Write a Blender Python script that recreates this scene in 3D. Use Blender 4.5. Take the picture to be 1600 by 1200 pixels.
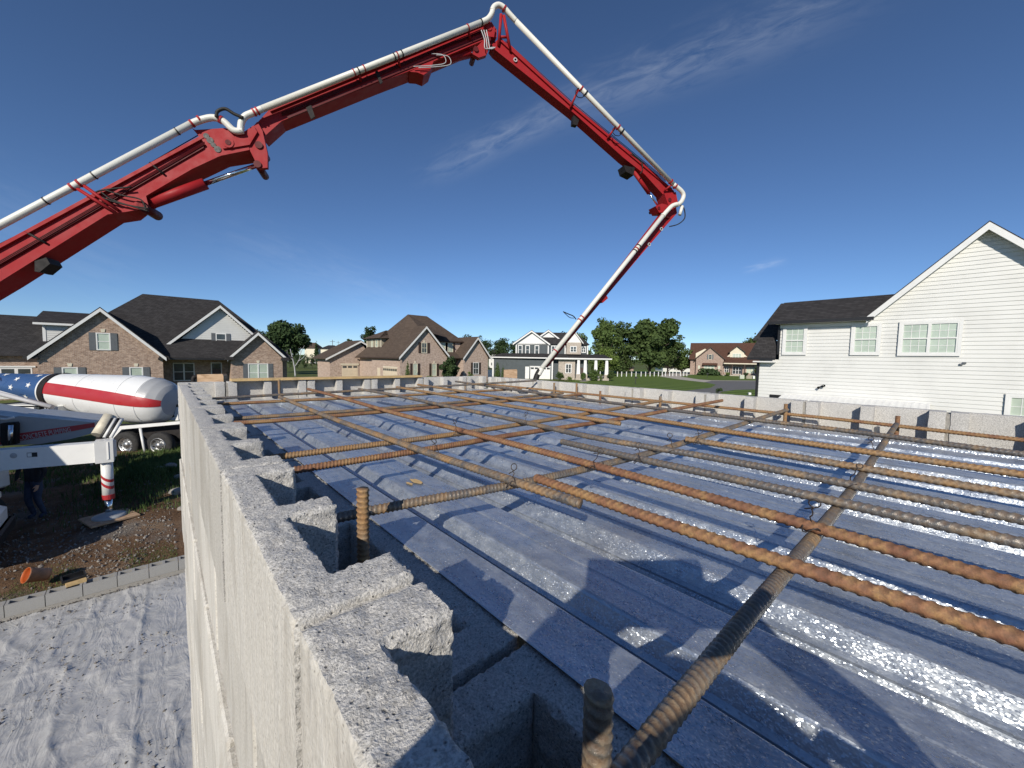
import bpy, bmesh, math, random
from mathutils import Vector, Matrix, Euler, noise as mnoise
R = math.radians
random.seed(7)
scene = bpy.context.scene
COL = scene.collection
for o in list(bpy.data.objects): bpy.data.objects.remove(o)

# ------------------------------------------------------------------ camera, sky, sun
# x runs across the shelter (towards the white house), y along it, z up; ground at z = 0
HC = 4.1
FPX, TH, PITCH, ROLL = 609.14, R(41.878), R(-3.816), R(.9906)
FW = Vector((math.sin(TH)*math.cos(PITCH), math.cos(TH)*math.cos(PITCH), math.sin(PITCH)))
_rt = Vector((math.cos(TH), -math.sin(TH), 0)); _up = _rt.cross(FW)
RT = _rt*math.cos(ROLL)+_up*math.sin(ROLL); UP = -_rt*math.sin(ROLL)+_up*math.cos(ROLL)
cam_d = bpy.data.cameras.new('camera'); cam = bpy.data.objects.new('camera', cam_d); COL.objects.link(cam)
cam_d.sensor_fit = 'HORIZONTAL'; cam_d.sensor_width = 36.0; cam_d.lens = 36.0*FPX/1600.0
cam_d.clip_start = .01; cam_d.clip_end = 6000
m = Matrix((RT, UP, -FW)).transposed().to_4x4(); m.translation = Vector((0, 0, HC)); cam.matrix_world = m
scene.camera = cam

SUN_EL, SUN_AZ = R(28.5), R(56.3)          # direction the light travels, from +y towards +x
SDIR = Vector((math.sin(SUN_AZ)*math.cos(SUN_EL), math.cos(SUN_AZ)*math.cos(SUN_EL), -math.sin(SUN_EL)))
world = bpy.data.worlds.new('World'); scene.world = world; world.use_nodes = True
wn = world.node_tree.nodes; wl = world.node_tree.links
for n in list(wn): wn.remove(n)
w_out = wn.new('ShaderNodeOutputWorld'); w_bg = wn.new('ShaderNodeBackground'); w_sky = wn.new('ShaderNodeTexSky')
w_sky.sky_type = 'NISHITA'; w_sky.sun_disc = False; w_sky.sun_elevation = SUN_EL
w_sky.sun_rotation = math.atan2(-SDIR.x, -SDIR.y) % (2*math.pi)
w_sky.altitude = 3000; w_sky.air_density = 1.0; w_sky.dust_density = .08; w_sky.ozone_density = 6.0
w_bg.inputs['Strength'].default_value = .108
# thin cirrus wisps, laid out by direction in the sky
def wnode(t, **k):
    n = wn.new(t)
    for a, b in k.items(): setattr(n, a, b)
    return n
def wmath(op, a, b=None):
    n = wnode('ShaderNodeMath', operation=op)
    for i, v in enumerate((a, b)):
        if v is None: continue
        if isinstance(v, (int, float)): n.inputs[i].default_value = v
        else: wl.new(v, n.inputs[i])
    return n.outputs[0]
tc = wnode('ShaderNodeTexCoord')
def pix_dir(px, py): return (FW+RT*((px-800)/FPX)+UP*((600-py)/FPX)).normalized()
def wisp(p0, p1, width, amt, seed, scale=9.0):
    a, b = pix_dir(*p0), pix_dir(*p1)
    nrm = a.cross(b).normalized(); mid = (a+b).normalized(); tng = nrm.cross(mid).normalized()
    half = a.angle(b)/2
    def dot(v):
        d = wnode('ShaderNodeVectorMath', operation='DOT_PRODUCT'); wl.new(tc.outputs['Generated'], d.inputs[0]); d.inputs[1].default_value = v
        return d.outputs['Value']
    u, v = dot(tng), dot(nrm)
    cmb = wnode('ShaderNodeCombineXYZ'); wl.new(wmath('MULTIPLY', u, scale), cmb.inputs[0]); wl.new(wmath('MULTIPLY', v, scale*4.0), cmb.inputs[1]); cmb.inputs[2].default_value = seed
    nz = wnode('ShaderNodeTexNoise'); nz.inputs['Scale'].default_value = 1.6; nz.inputs['Detail'].default_value = 9; nz.inputs['Roughness'].default_value = .62; nz.inputs['Distortion'].default_value = .6
    wl.new(cmb.outputs[0], nz.inputs['Vector'])
    f = nz.outputs['Fac']
    off = wmath('MULTIPLY', wmath('SUBTRACT', f, .5), width*1.2)
    vv = wmath('DIVIDE', wmath('ADD', v, off), width)
    g = wmath('POWER', 2.718, wmath('MULTIPLY', wmath('MULTIPLY', vv, vv), -1.0))
    uu = wmath('DIVIDE', u, half); g2 = wmath('POWER', 2.718, wmath('MULTIPLY', wmath('POWER', wmath('ABSOLUTE', uu), 4.0), -1.0))
    den = wmath('MAXIMUM', wmath('SUBTRACT', wmath('MULTIPLY', f, 2.6), .85), 0.0)
    front = wmath('GREATER_THAN', dot(mid), 0.0)
    return wmath('MULTIPLY', wmath('MULTIPLY', wmath('MULTIPLY', g, g2), wmath('MULTIPLY', den, amt)), front)
tot = None
for args in [((680, 268), (900, 165), .026, .13, 3.1), ((880, 172), (1330, 5), .036, .12, 8.3), ((1165, 422), (1225, 408), .007, .16, 5.2, 16.),
             ((330, 370), (640, 470), .05, .04, 1.7), ((-150, 290), (210, 440), .07, .035, 9.4), ((480, 420), (760, 520), .04, .03, 12.4)]:
    w_ = wisp(*args); tot = w_ if tot is None else wmath('ADD', tot, w_)
w_mix = wnode('ShaderNodeMixRGB'); w_mix.inputs['Color2'].default_value = (9.5, 10., 10.6, 1)
wl.new(wmath('MINIMUM', tot, .6), w_mix.inputs['Fac']); wl.new(w_sky.outputs[0], w_mix.inputs['Color1'])
wl.new(w_mix.outputs[0], w_bg.inputs['Color']); wl.new(w_bg.outputs[0], w_out.inputs['Surface'])

sun_d = bpy.data.lights.new('sun', 'SUN'); sun = bpy.data.objects.new('sun', sun_d); COL.objects.link(sun)
sun_d.energy = 4.6; sun_d.angle = R(.53); sun_d.color = (1.0, .93, .82)
sun.rotation_euler = SDIR.to_track_quat('-Z', 'Y').to_euler(); sun.location = (-30, -20, 30)
scene.view_settings.view_transform = 'Standard'; scene.view_settings.look = 'None'
scene.view_settings.exposure = 0.0; scene.view_settings.gamma = 1.0; scene.view_settings.use_curve_mapping = False
scene.render.resolution_x = 1024; scene.render.resolution_y = 768
scene.cycles.max_bounces = 8; scene.cycles.caustics_reflective = False; scene.cycles.caustics_refractive = False
try: scene.cycles.sample_clamp_indirect = 6.0
except Exception: pass

# ------------------------------------------------------------------ geometry helpers
def ray(px, py): return FW+RT*((px-800)/FPX)+UP*((600-py)/FPX)
CAM0 = Vector((0, 0, HC))
def atd(px, py, d): return CAM0+ray(px, py)*d                       # point at forward depth d
def atz(px, py, z):
    r = ray(px, py); return CAM0+r*((z-HC)/r.z)                       # point on a level plane
def atp(px, py, P0, n):
    r = ray(px, py); return CAM0+r*((P0-CAM0).dot(n)/r.dot(n))        # point on any plane

class MB:
    """collects shapes, links them as one mesh object"""
    def __init__(s): s.v = []; s.f = []; s.m = []; s.sm = []; s.mi = 0; s.smooth = False
    def _add(s, vs, fs, mi=None, smooth=None):
        b = len(s.v); s.v += [Vector(v) for v in vs]
        for f in fs: s.f.append([b+i for i in f]); s.m.append(s.mi if mi is None else mi); s.sm.append(s.smooth if smooth is None else smooth)
        return s
    def box(s, x0, x1, y0, y1, z0, z1, M=None, mi=None):
        vs = [Vector((x, y, z)) for z in (z0, z1) for y in (y0, y1) for x in (x0, x1)]
        if M is not None: vs = [M @ v for v in vs]
        return s._add(vs, [(0, 2, 3, 1), (4, 5, 7, 6), (0, 1, 5, 4), (2, 6, 7, 3), (0, 4, 6, 2), (1, 3, 7, 5)], mi)
    def bbox(s, x0, x1, y0, y1, z0, z1, b=.01, M=None):               # box with chamfered vertical and top edges
        def ring(z, i): return [Vector(p) for p in ((x0+b+i, y0+i, z), (x1-b-i, y0+i, z), (x1-i, y0+b+i, z), (x1-i, y1-b-i, z), (x1-b-i, y1-i, z), (x0+b+i, y1-i, z), (x0+i, y1-b-i, z), (x0+i, y0+b+i, z))]
        rs = [ring(z0, b), ring(z0+b, 0), ring(z1-b, 0), ring(z1, b)]
        vs = [p for r in rs for p in r]
        if M is not None: vs = [M @ v for v in vs]
        fs = [tuple(range(7, -1, -1)), tuple(range(24, 32))]
        for k in range(3):
            for i in range(8): fs.append((k*8+i, k*8+(i+1) % 8, k*8+8+(i+1) % 8, k*8+8+i))
        return s._add(vs, fs)
    def prism(s, poly, d, mi=None, cap=True):                         # 3-D polygon swept by vector d
        n = len(poly); poly = [Vector(p) for p in poly]; d = Vector(d)
        nn = Vector((0, 0, 0))
        for i in range(n): nn += poly[i].cross(poly[(i+1) % n])
        if nn.dot(d) < 0: poly = poly[::-1]
        vs = poly+[p+d for p in poly]
        fs = [(i, (i+1) % n, n+(i+1) % n, n+i) for i in range(n)]
        if cap: fs += [tuple(range(n-1, -1, -1)), tuple(range(n, 2*n))]
        return s._add(vs, fs, mi)
    def tube(s, path, r, n=12, cap=True, smooth=True, mi=None):
        path = [Vector(p) for p in path]; k = len(path); rr = r if isinstance(r, (list, tuple)) else [r]*k
        t0 = (path[1]-path[0]).normalized(); a = Vector((0, 0, 1)) if abs(t0.z) < .9 else Vector((1, 0, 0))
        u = t0.cross(a).normalized(); vs = []; b = len(s.v)
        for i in range(k):
            t = (path[min(i+1, k-1)]-path[max(i-1, 0)]).normalized()
            u = (u-t*u.dot(t)).normalized(); w = t.cross(u)
            for j in range(n):
                an = 2*math.pi*j/n; vs.append(path[i]+(u*math.cos(an)+w*math.sin(an))*rr[i])
        fs = [(i*n+j, i*n+(j+1) % n, (i+1)*n+(j+1) % n, (i+1)*n+j) for i in range(k-1) for j in range(n)]
        s._add(vs, fs, mi, smooth)
        if cap:
            s.f.append([b+j for j in range(n)][::-1]); s.m.append(s.mi if mi is None else mi); s.sm.append(False)
            s.f.append([b+(k-1)*n+j for j in range(n)]); s.m.append(s.mi if mi is None else mi); s.sm.append(False)
        return s
    def lathe(s, P, ax, prof, n=24, smooth=True, mi=None, a0=0., a1=2*math.pi):   # prof: (along, radius)
        P = Vector(P); ax = Vector(ax).normalized(); a = Vector((0, 0, 1)) if abs(ax.z) < .9 else Vector((1, 0, 0))
        u = ax.cross(a).normalized(); w = ax.cross(u); full = abs(a1-a0-2*math.pi) < 1e-6; c = n if full else n+1
        vs = [P+ax*h+(u*math.cos(a0+(a1-a0)*j/n)+w*math.sin(a0+(a1-a0)*j/n))*r for h, r in prof for j in range(c)]
        fs = [(i*c+j, i*c+(j+1) % c, (i+1)*c+(j+1) % c, (i+1)*c+j) for i in range(len(prof)-1) for j in range(n)]
        return s._add(vs, fs, mi, smooth)
    def quad(s, a, b, c, d, mi=None): return s._add([a, b, c, d], [(0, 1, 2, 3)], mi)
    def poly(s, pts, mi=None): return s._add(pts, [tuple(range(len(pts)))], mi)
    def ico(s, c, r, sub=1, sc=(1, 1, 1), jit=0., mi=None):
        bm = bmesh.new(); bmesh.ops.create_icosphere(bm, subdivisions=sub, radius=1)
        bm.verts.ensure_lookup_table()
        vs = [Vector((v.co.x*sc[0], v.co.y*sc[1], v.co.z*sc[2]))*(r*(1+random.uniform(-jit, jit)))+Vector(c) for v in bm.verts]
        fs = [tuple(v.index for v in f.verts) for f in bm.faces]; bm.free()
        return s._add(vs, fs, mi)
    def mesh(s, name, mats, T=None):
        me = bpy.data.meshes.new(name)
        vs = s.v if T is None else [T @ v for v in s.v]
        me.from_pydata([tuple(v) for v in vs], [], s.f)
        me.polygons.foreach_set('material_index', s.m); me.polygons.foreach_set('use_smooth', s.sm)
        for mm in (mats if isinstance(mats, (list, tuple)) else [mats]): me.materials.append(MAT[mm] if isinstance(mm, str) else mm)
        me.update(); return me
    def build(s, name, mats, parent=None, T=None, loc=None):
        if T is None and parent is not None: T = ROOTINV.get(parent.name)
        o = bpy.data.objects.new(name, s.mesh(name, mats, T)); COL.objects.link(o)
        if parent is not None:
            o.parent = parent
            if parent.name in ROOTINV: ROOTINV[o.name] = ROOTINV[parent.name]
        if loc is not None: o.location = loc
        return o
ROOTINV = {}
def tag(o, label=None, cat=None, group=None, kind=None):
    if label: o['label'] = label
    if cat: o['category'] = cat
    if group: o['group'] = group
    if kind: o['kind'] = kind
    return o
def root(name, label, cat, loc=(0, 0, 0), rz=0., group=None):
    """Empty at a thing's base; parts are then given in world coordinates"""
    o = bpy.data.objects.new(name, None); COL.objects.link(o); o.location = loc; o.rotation_euler = (0, 0, rz); o.empty_display_size = .2
    ROOTINV[o.name] = (Matrix.Translation(Vector(loc)) @ Matrix.Rotation(rz, 4, 'Z')).inverted()
    return tag(o, label, cat, group)
def rootl(name, label, cat, loc=(0, 0, 0), rz=0., group=None):
    """the same, parts in the thing's own coordinates"""
    o = root(name, label, cat, loc, rz, group); del ROOTINV[o.name]; return o
def inst(name, me, parent, loc=(0, 0, 0), rot=(0, 0, 0), sc=None):
    o = bpy.data.objects.new(name, me); COL.objects.link(o); o.parent = parent; o.location = loc; o.rotation_euler = rot
    if sc: o.scale = sc
    return o
def copy_tree(o, parent=None):
    c = o.copy(); COL.objects.link(c); c.parent = parent
    for ch in list(o.children): copy_tree(ch, c)
    return c

# ------------------------------------------------------------------ materials
MAT = {}
class NT:
    def __init__(s, name):
        s.mat = bpy.data.materials.new(name); s.mat.use_nodes = True; s.t = s.mat.node_tree; s.n = s.t.nodes; s.l = s.t.links
        s.b = s.n['Principled BSDF']; MAT[name] = s.mat; s._pos = None
    def node(s, t, **k):
        n = s.n.new(t)
        for a, b in k.items(): setattr(n, a, b)
        return n
    def set(s, sock, v):
        if hasattr(v, 'links') or hasattr(v, 'is_output'): s.l.new(v, sock)
        else:
            if isinstance(v, tuple) and len(v) == 3 and sock.type == 'RGBA': v = (*v, 1)
            sock.default_value = v
    def pos(s, scale=None, obj=False):
        if obj: p = s.node('ShaderNodeTexCoord').outputs['Object']
        else:
            if s._pos is None: s._pos = s.node('ShaderNodeNewGeometry').outputs['Position']
            p = s._pos
        if scale is not None:
            mp = s.node('ShaderNodeMapping'); s.l.new(p, mp.inputs['Vector']); mp.inputs['Scale'].default_value = scale; return mp.outputs[0]
        return p
    def noise(s, scale, detail=6, rough=.55, vec=None, dist=0.):
        n = s.node('ShaderNodeTexNoise'); s.l.new(vec if vec is not None else s.pos(), n.inputs['Vector'])
        n.inputs['Scale'].default_value = scale; n.inputs['Detail'].default_value = detail; n.inputs['Roughness'].default_value = rough; n.inputs['Distortion'].default_value = dist
        return n.outputs['Fac']
    def voro(s, scale, vec=None, out='Distance', feature='F1', rnd=1.):
        n = s.node('ShaderNodeTexVoronoi', feature=feature); s.l.new(vec if vec is not None else s.pos(), n.inputs['Vector'])
        n.inputs['Scale'].default_value = scale; n.inputs['Randomness'].default_value = rnd; return n.outputs[out]
    def ramp(s, fac, stops, interp='LINEAR'):
        n = s.node('ShaderNodeValToRGB'); s.l.new(fac, n.inputs[0]); e = n.color_ramp.elements; n.color_ramp.interpolation = interp
        while len(e) < len(stops): e.new(.5)
        for i, (p, c) in enumerate(stops):
            e[i].position = p; e[i].color = (c, c, c, 1) if isinstance(c, (int, float)) else (*c, 1)
        return n.outputs[0]
    def mix(s, fac, a, b, mode='MIX'):
        n = s.node('ShaderNodeMixRGB', blend_type=mode); s.set(n.inputs[0], fac); s.set(n.inputs[1], a); s.set(n.inputs[2], b); return n.outputs[0]
    def math(s, op, a, b=0.):
        n = s.node('ShaderNodeMath', operation=op); s.set(n.inputs[0], a); s.set(n.inputs[1], b); return n.outputs[0]
    def sep(s, v):
        n = s.node('ShaderNodeSeparateXYZ'); s.l.new(v, n.inputs[0]); return n.outputs
    def bump(s, h, strength=.5, dist=.01, prev=None):
        n = s.node('ShaderNodeBump'); s.set(n.inputs['Height'], h); n.inputs['Strength'].default_value = strength; n.inputs['Distance'].default_value = dist
        if prev is not None: s.l.new(prev, n.inputs['Normal'])
        return n.outputs[0]
    def objrand(s): return s.node('ShaderNodeObjectInfo').outputs['Random']
    def out(s, color=None, rough=None, metal=None, normal=None, **k):
        if color is not None: s.set(s.b.inputs['Base Color'], color)
        if rough is not None: s.set(s.b.inputs['Roughness'], rough)
        if metal is not None: s.set(s.b.inputs['Metallic'], metal)
        if normal is not None: s.l.new(normal, s.b.inputs['Normal'])
        for a, v in k.items(): s.set(s.b.inputs[a.replace('_', ' ')], v)
        return s.mat
def plain(name, col, rough=.5, metal=0., var=.12, scale=6., bump=0., bscale=60., spec=None):
    t = NT(name); n = t.noise(scale, 6); c2 = tuple(max(0, x*(1-2.2*var)) for x in col); c3 = tuple(min(1, x*(1+var)) for x in col)
    c = t.ramp(n, [(.25, c2), (.5, col), (.78, c3)])
    kw = {}
    if bump: kw['normal'] = t.bump(t.noise(bscale, 4), bump, .01)
    if spec is not None: kw['Specular_IOR_Level'] = spec
    return t.out(c, t.ramp(t.noise(scale*2.3, 4), [(.3, max(.02, rough-.08)), (.7, min(1, rough+.1))]), metal, **kw)

# --- concrete block
def block_mat(name, base, dark, light, bs=.55):
    """moulded aggregate: pebbles of mixed grey with dark pores between"""
    t = NT(name)
    g = t.ramp(t.voro(520, None, 'Color'), [(.0, dark), (.45, base), (.8, base), (1., light)])
    a = t.mix(t.ramp(t.noise(520, 2, .5), [(.34, .7), (.54, 0.)]), g, tuple(x*.7 for x in dark))
    a = t.mix(t.ramp(t.voro(210), [(.07, .85), (.17, 0.)]), a, tuple(x*.35 for x in dark))
    a = t.mix(t.ramp(t.noise(6, 5), [(.4, 0.), (.75, .22)]), a, tuple(x*.78 for x in base), 'MIX')
    r = t.math('ADD', t.math('MULTIPLY', t.objrand(), .16), .92)
    a = t.mix(1., a, t.ramp(r, [(0., 0.), (1., 1.)]), 'MULTIPLY')
    nb = t.bump(t.noise(430, 4, .7), bs, .003)
    nb = t.bump(t.ramp(t.voro(210), [(.0, 0.), (.22, 1.)]), bs*.9, .003, nb)
    return t.out(a, .95, normal=nb, Specular_IOR_Level=.2)
block_mat('block_cut', (.66, .64, .60), (.42, .41, .385), (.86, .84, .80), .75)
block_mat('block_old', (.38, .37, .35), (.28, .275, .26), (.48, .47, .44), .4)
t = NT('block_face')                      # cast outer face, weathered and streaked with grout
p = t.pos((3.2, 3.2, .5))
a = t.ramp(t.noise(260, 4, .6), [(.3, (.48, .455, .40)), (.5, (.64, .61, .545)), (.72, (.74, .71, .65))])
a = t.mix(t.ramp(t.noise(14, 7, .6, t.pos((2.2, 2.2, .16))), [(.42, 0.), (.7, .55)]), a, (.68, .66, .61))
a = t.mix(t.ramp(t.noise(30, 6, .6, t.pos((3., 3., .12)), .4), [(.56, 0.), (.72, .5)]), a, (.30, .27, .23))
a = t.mix(t.ramp(t.voro(170), [(.06, .8), (.16, 0.)]), a, (.25, .23, .2))
a = t.mix(t.ramp(t.noise(5, 6, .65, t.pos((1., 1., .35)), .7), [(.50, 0.), (.56, .35), (.7, .5)]), a, (.38, .345, .29))      # stains and grout runs, also standing in for thin slanting shadows
a = t.mix(1., a, t.ramp(t.math('ADD', t.math('MULTIPLY', t.objrand(), .26), .74), [(0., 0.), (1., 1.)]), 'MULTIPLY')
t.out(a, .93, normal=t.bump(t.noise(330, 4, .7), .5, .003, t.bump(t.noise(26, 5, .6, t.pos((2., 2., .3))), .5, .008)), Specular_IOR_Level=.2)
plain('mortar', (.36, .34, .30), .95, 0, .15, 90, .5, 300)

# --- galvanised deck
t = NT('galvanised')
pv = t.pos((1, .6, 1))
cell = t.voro(1000, pv, 'Color'); cellv = t.ramp(cell, [(0., 0.), (1., 1.)])
blot = t.noise(70, 5, .7, t.pos((1, .6, 1)))
streak = t.noise(30, 6, .6, t.pos((1.6, .07, 1.6)))
col = t.ramp(blot, [(.34, (.48, .54, .62)), (.5, (.58, .635, .70)), (.68, (.73, .775, .81))])
col = t.mix(t.ramp(streak, [(.45, 0.), (.7, .5)]), col, (.38, .41, .44))
col = t.mix(t.ramp(t.noise(4.5, 5, .6), [(.60, 0.), (.74, .35)]), col, (.36, .31, .28))      # faint dried mud
flk = t.ramp(t.math('ADD', t.noise(520, 2, .5, pv), t.math('MULTIPLY', t.noise(26, 4, .6), .35)), [(.84, 0.), (.92, 1.)])
col = t.mix(flk, col, (.88, .89, .89))
rough = t.math('ADD', t.ramp(blot, [(.35, .28), (.65, .46)]), t.math('MULTIPLY', t.math('SUBTRACT', cellv, .5), .2))
geo = t.node('ShaderNodeNewGeometry').outputs['Normal']
vs_ = t.node('ShaderNodeVectorMath', operation='SUBTRACT'); t.l.new(cell, vs_.inputs[0]); vs_.inputs[1].default_value = (.5, .5, .5)
sel = t.ramp(t.sep(cell)[2], [(.58, .14), (.70, .85)])                                     # only some spangles are tilted enough to glint
vm = t.node('ShaderNodeVectorMath', operation='SCALE'); t.l.new(vs_.outputs[0], vm.inputs[0]); t.l.new(sel, vm.inputs['Scale'])
va = t.node('ShaderNodeVectorMath', operation='ADD'); t.l.new(geo, va.inputs[0]); t.l.new(vm.outputs[0], va.inputs[1])
vn = t.node('ShaderNodeVectorMath', operation='NORMALIZE'); t.l.new(va.outputs[0], vn.inputs[0])
nb = t.bump(t.noise(60, 4, .6, t.pos((1, .35, 1))), .10, .004, vn.outputs[0])
t.out(col, rough, t.math('SUBTRACT', .76, t.math('MULTIPLY', flk, .4)), normal=nb)
plain('zinc_edge', (.55, .57, .59), .38, .85, .1, 30)

# --- rusty reinforcing bar
t = NT('rebar_rust')
rn = t.objrand(); nz = t.noise(26, 7, .7)
fac = t.math('ADD', nz, t.math('MULTIPLY', t.math('SUBTRACT', rn, .5), .42))
col = t.ramp(fac, [(.30, (.27, .255, .23)), (.40, (.29, .23, .16)), (.48, (.35, .23, .125)), (.58, (.41, .245, .105)), (.68, (.31, .155, .08)), (.8, (.22, .10, .06))])
col = t.mix(t.ramp(t.noise(260, 4, .7), [(.47, 0.), (.67, .6)]), col, (.13, .08, .05))
rb = t.node('ShaderNodeAttribute', attribute_name='rib_wear_shade').outputs['Fac']          # rust in the grooves, darkened to stand in for shade between ribs
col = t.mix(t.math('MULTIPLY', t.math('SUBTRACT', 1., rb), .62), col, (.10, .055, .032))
t.out(col, t.ramp(fac, [(.3, .36), (.5, .72)]), t.math('MULTIPLY', t.ramp(fac, [(.3, .75), (.44, .0)]), rb), normal=t.bump(t.noise(800, 3), .4, .001), Specular_IOR_Level=.4)
plain('wire', (.09, .07, .06), .5, .7, .2, 40)
plain('lumber', (.62, .43, .20), .7, 0, .15, 14, .25, 90)
t = NT('plywood')
g = t.noise(9, 6, .6, t.pos((1., 1., 7.)), 1.2)
t.out(t.ramp(g, [(.3, (.25, .15, .08)), (.5, (.42, .28, .17)), (.7, (.53, .38, .25))]), .75, normal=t.bump(g, .3, .01))

# --- soil, gravel, plastic
t = NT('soil')
c = t.ramp(t.noise(1.3, 8, .65), [(.3, (.11, .066, .04)), (.5, (.185, .112, .066)), (.7, (.26, .185, .125))])
c = t.mix(t.ramp(t.noise(.55, 5), [(.55, 0.), (.66, .7)]), c, t.ramp(t.noise(60, 4, .7), [(.3, (.11, .10, .09)), (.7, (.33, .315, .29))]))
t.out(c, .97, normal=t.bump(t.noise(22, 8, .7), 1., .08), Specular_IOR_Level=.1)
t = NT('stone'); r = t.objrand()
t.out(t.ramp(t.noise(3.1, 5, .6), [(.3, (.14, .125, .11)), (.5, (.27, .25, .225)), (.7, (.42, .40, .37))]), .92, normal=t.bump(t.noise(40, 5), .5, .02))
t = NT('rocksmall')
t.out(t.ramp(t.voro(7., None, 'Color'), [(.0, (.09, .08, .07)), (.5, (.20, .18, .16)), (1., (.38, .36, .33))]), .95)
t = NT('plastic_sheet')
c = t.ramp(t.noise(2.2, 6, .6), [(.3, (.40, .40, .39)), (.6, (.47, .465, .455)), (.8, (.55, .545, .53))])
c = t.mix(t.ramp(t.noise(19, 7, .75), [(.56, 0.), (.66, .6)]), c, (.24, .22, .195))
def ridge(sc, vec, d): return t.math('SUBTRACT', 1., t.math('MULTIPLY', t.math('ABSOLUTE', t.math('SUBTRACT', t.noise(sc, 4, .55, vec, d), .5)), 5.))
nb = t.bump(ridge(2.6, t.pos((1.6, .6, 1.)), .9), .30, .03); nb = t.bump(ridge(5., t.pos((.9, 1.2, 1.)), .5), .14, .012, nb); nb = t.bump(t.noise(60, 5, .7), .2, .005, nb)
t.out(c, t.ramp(t.noise(5, 5), [(.3, .20), (.7, .40)]), 0., normal=nb, Specular_IOR_Level=.6)
# --- vegetation
def grass_mat(name, a, b, c, stripes=None):
    t = NT(name); n = t.ramp(t.noise(1.1, 8, .7), [(.3, a), (.5, b), (.72, c)])
    n = t.mix(t.ramp(t.noise(.07, 5, .6), [(.35, .0), (.7, .5)]), n, tuple(x*.7 for x in b))
    if stripes:
        ang, w, am = stripes
        s_ = t.sep(t.pos()); q = t.math('ADD', t.math('MULTIPLY', s_[0], math.cos(ang)/w), t.math('MULTIPLY', s_[1], math.sin(ang)/w))
        sw = t.math('SINE', q); n = t.mix(t.math('MULTIPLY', t.ramp(t.math('ADD', t.math('MULTIPLY', sw, .5), .5), [(.35, 0.), (.65, 1.)]), am), n, tuple(x*1.6 for x in c))
    t.out(n, .9, normal=t.bump(t.noise(9, 6, .7), .8, .1), Specular_IOR_Level=.1); return t
grass_mat('grass', (.075, .095, .03), (.115, .14, .045), (.15, .17, .06))
grass_mat('lawn', (.06, .095, .022), (.085, .13, .03), (.11, .155, .04), (R(18), .62, .7))
def leaf_mat(name, a, b, c):
    t = NT(name); r = t.noise(.55, 4, .6); q = t.ramp(t.voro(2.1, None, 'Color'), [(0., 0.), (1., 1.)])
    col = t.mix(.5, t.ramp(r, [(.32, a), (.5, b), (.7, c)]), t.ramp(q, [(0., a), (.6, b), (1., c)]))
    t.out(col, .75, Specular_IOR_Level=.2)
leaf_mat('leaf_oak', (0.0306, 0.051, 0.017), (0.0595, 0.0935, 0.0289), (0.102, 0.1445, 0.0425))
leaf_mat('leaf_mid', (0.0448, 0.072, 0.0192), (0.08, 0.1248, 0.0352), (0.136, 0.184, 0.056))
leaf_mat('leaf_dark', (0.0204, 0.0408, 0.017), (0.0374, 0.0646, 0.0238), (0.0646, 0.102, 0.034))
leaf_mat('leaf_bright', (0.0675, 0.108, 0.0203), (0.1215, 0.1755, 0.0405), (0.1755, 0.2295, 0.0675))
leaf_mat('leaf_red', (.05, .012, .012), (.09, .02, .02), (.11, .04, .02))
plain('bark', (.09, .07, .055), .95, 0, .2, 8, .6, 20)
plain('asphalt', (.14, .135, .13), .95, 0, .1, 1.5, .2, 40)
plain('concrete_drive', (.44, .40, .34), .95, 0, .08, .8, .1, 30)

# --- vehicles and paint
def paint(name, col, rough=.35, dirt=.25, spec=.5):
    t = NT(name)
    c = t.mix(t.ramp(t.noise(2.3, 7, .65), [(.45, 0.), (.8, dirt)]), col, tuple(x*.5+.05 for x in col))
    c = t.mix(t.ramp(t.noise(38, 4, .7), [(.68, 0.), (.74, dirt)]), c, (.12, .10, .09))
    c = t.mix(t.ramp(t.noise(11, 6, .75), [(.70, 0.), (.74, dirt*1.6)]), c, (.46, .44, .41))        # dried cement
    t.out(c, t.ramp(t.noise(5, 5), [(.3, rough-.08), (.7, rough+.15)]), 0., Specular_IOR_Level=spec)
paint('boom_red', (.33, .016, .02), .5, .3, .2)
paint('pipe_white', (.74, .73, .66), .42, .22)
paint('truck_white', (.72, .72, .70), .32, .3)
paint('truck_grey', (.36, .37, .38), .35, .25)
paint('stripe_red', (.40, .025, .03), .35, .2)
paint('drum_white', (.74, .75, .74), .3, .12)
paint('drum_blue', (.035, .085, .21), .3, .25)
paint('drum_navy', (.012, .025, .075), .3, .2)
paint('mark_grey', (.45, .45, .46), .5, .2)
plain('chrome', (.75, .76, .77), .12, 1., .05, 20)
plain('steel_dark', (.018, .015, .0145), .6, 0., .3, 12, spec=.25)
paint('line_red', (.10, .008, .010), .5, .3, .2)
plain('tyre', (.028, .027, .026), .85, 0, .2, 9, .3, 60)
plain('rim', (.42, .42, .42), .35, .8, .2, 14)
plain('black', (.012, .012, .013), .5, 0, .2, 10)
plain('hose', (.022, .021, .019), .6, 0, .2, 20, spec=.3)
plain('cream_tank', (.62, .57, .45), .5, 0, .2, 5)
plain('glass_dark', (.015, .018, .022), .05, 0, .2, 3, spec=.9)
plain('lamp_amber', (.6, .16, .02), .25, 0, .1, 5)
plain('bucket', (.55, .13, .03), .5, 0, .2, 8)
plain('bucket_in', (.42, .20, .10), .6, 0, .2, 8)

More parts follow.
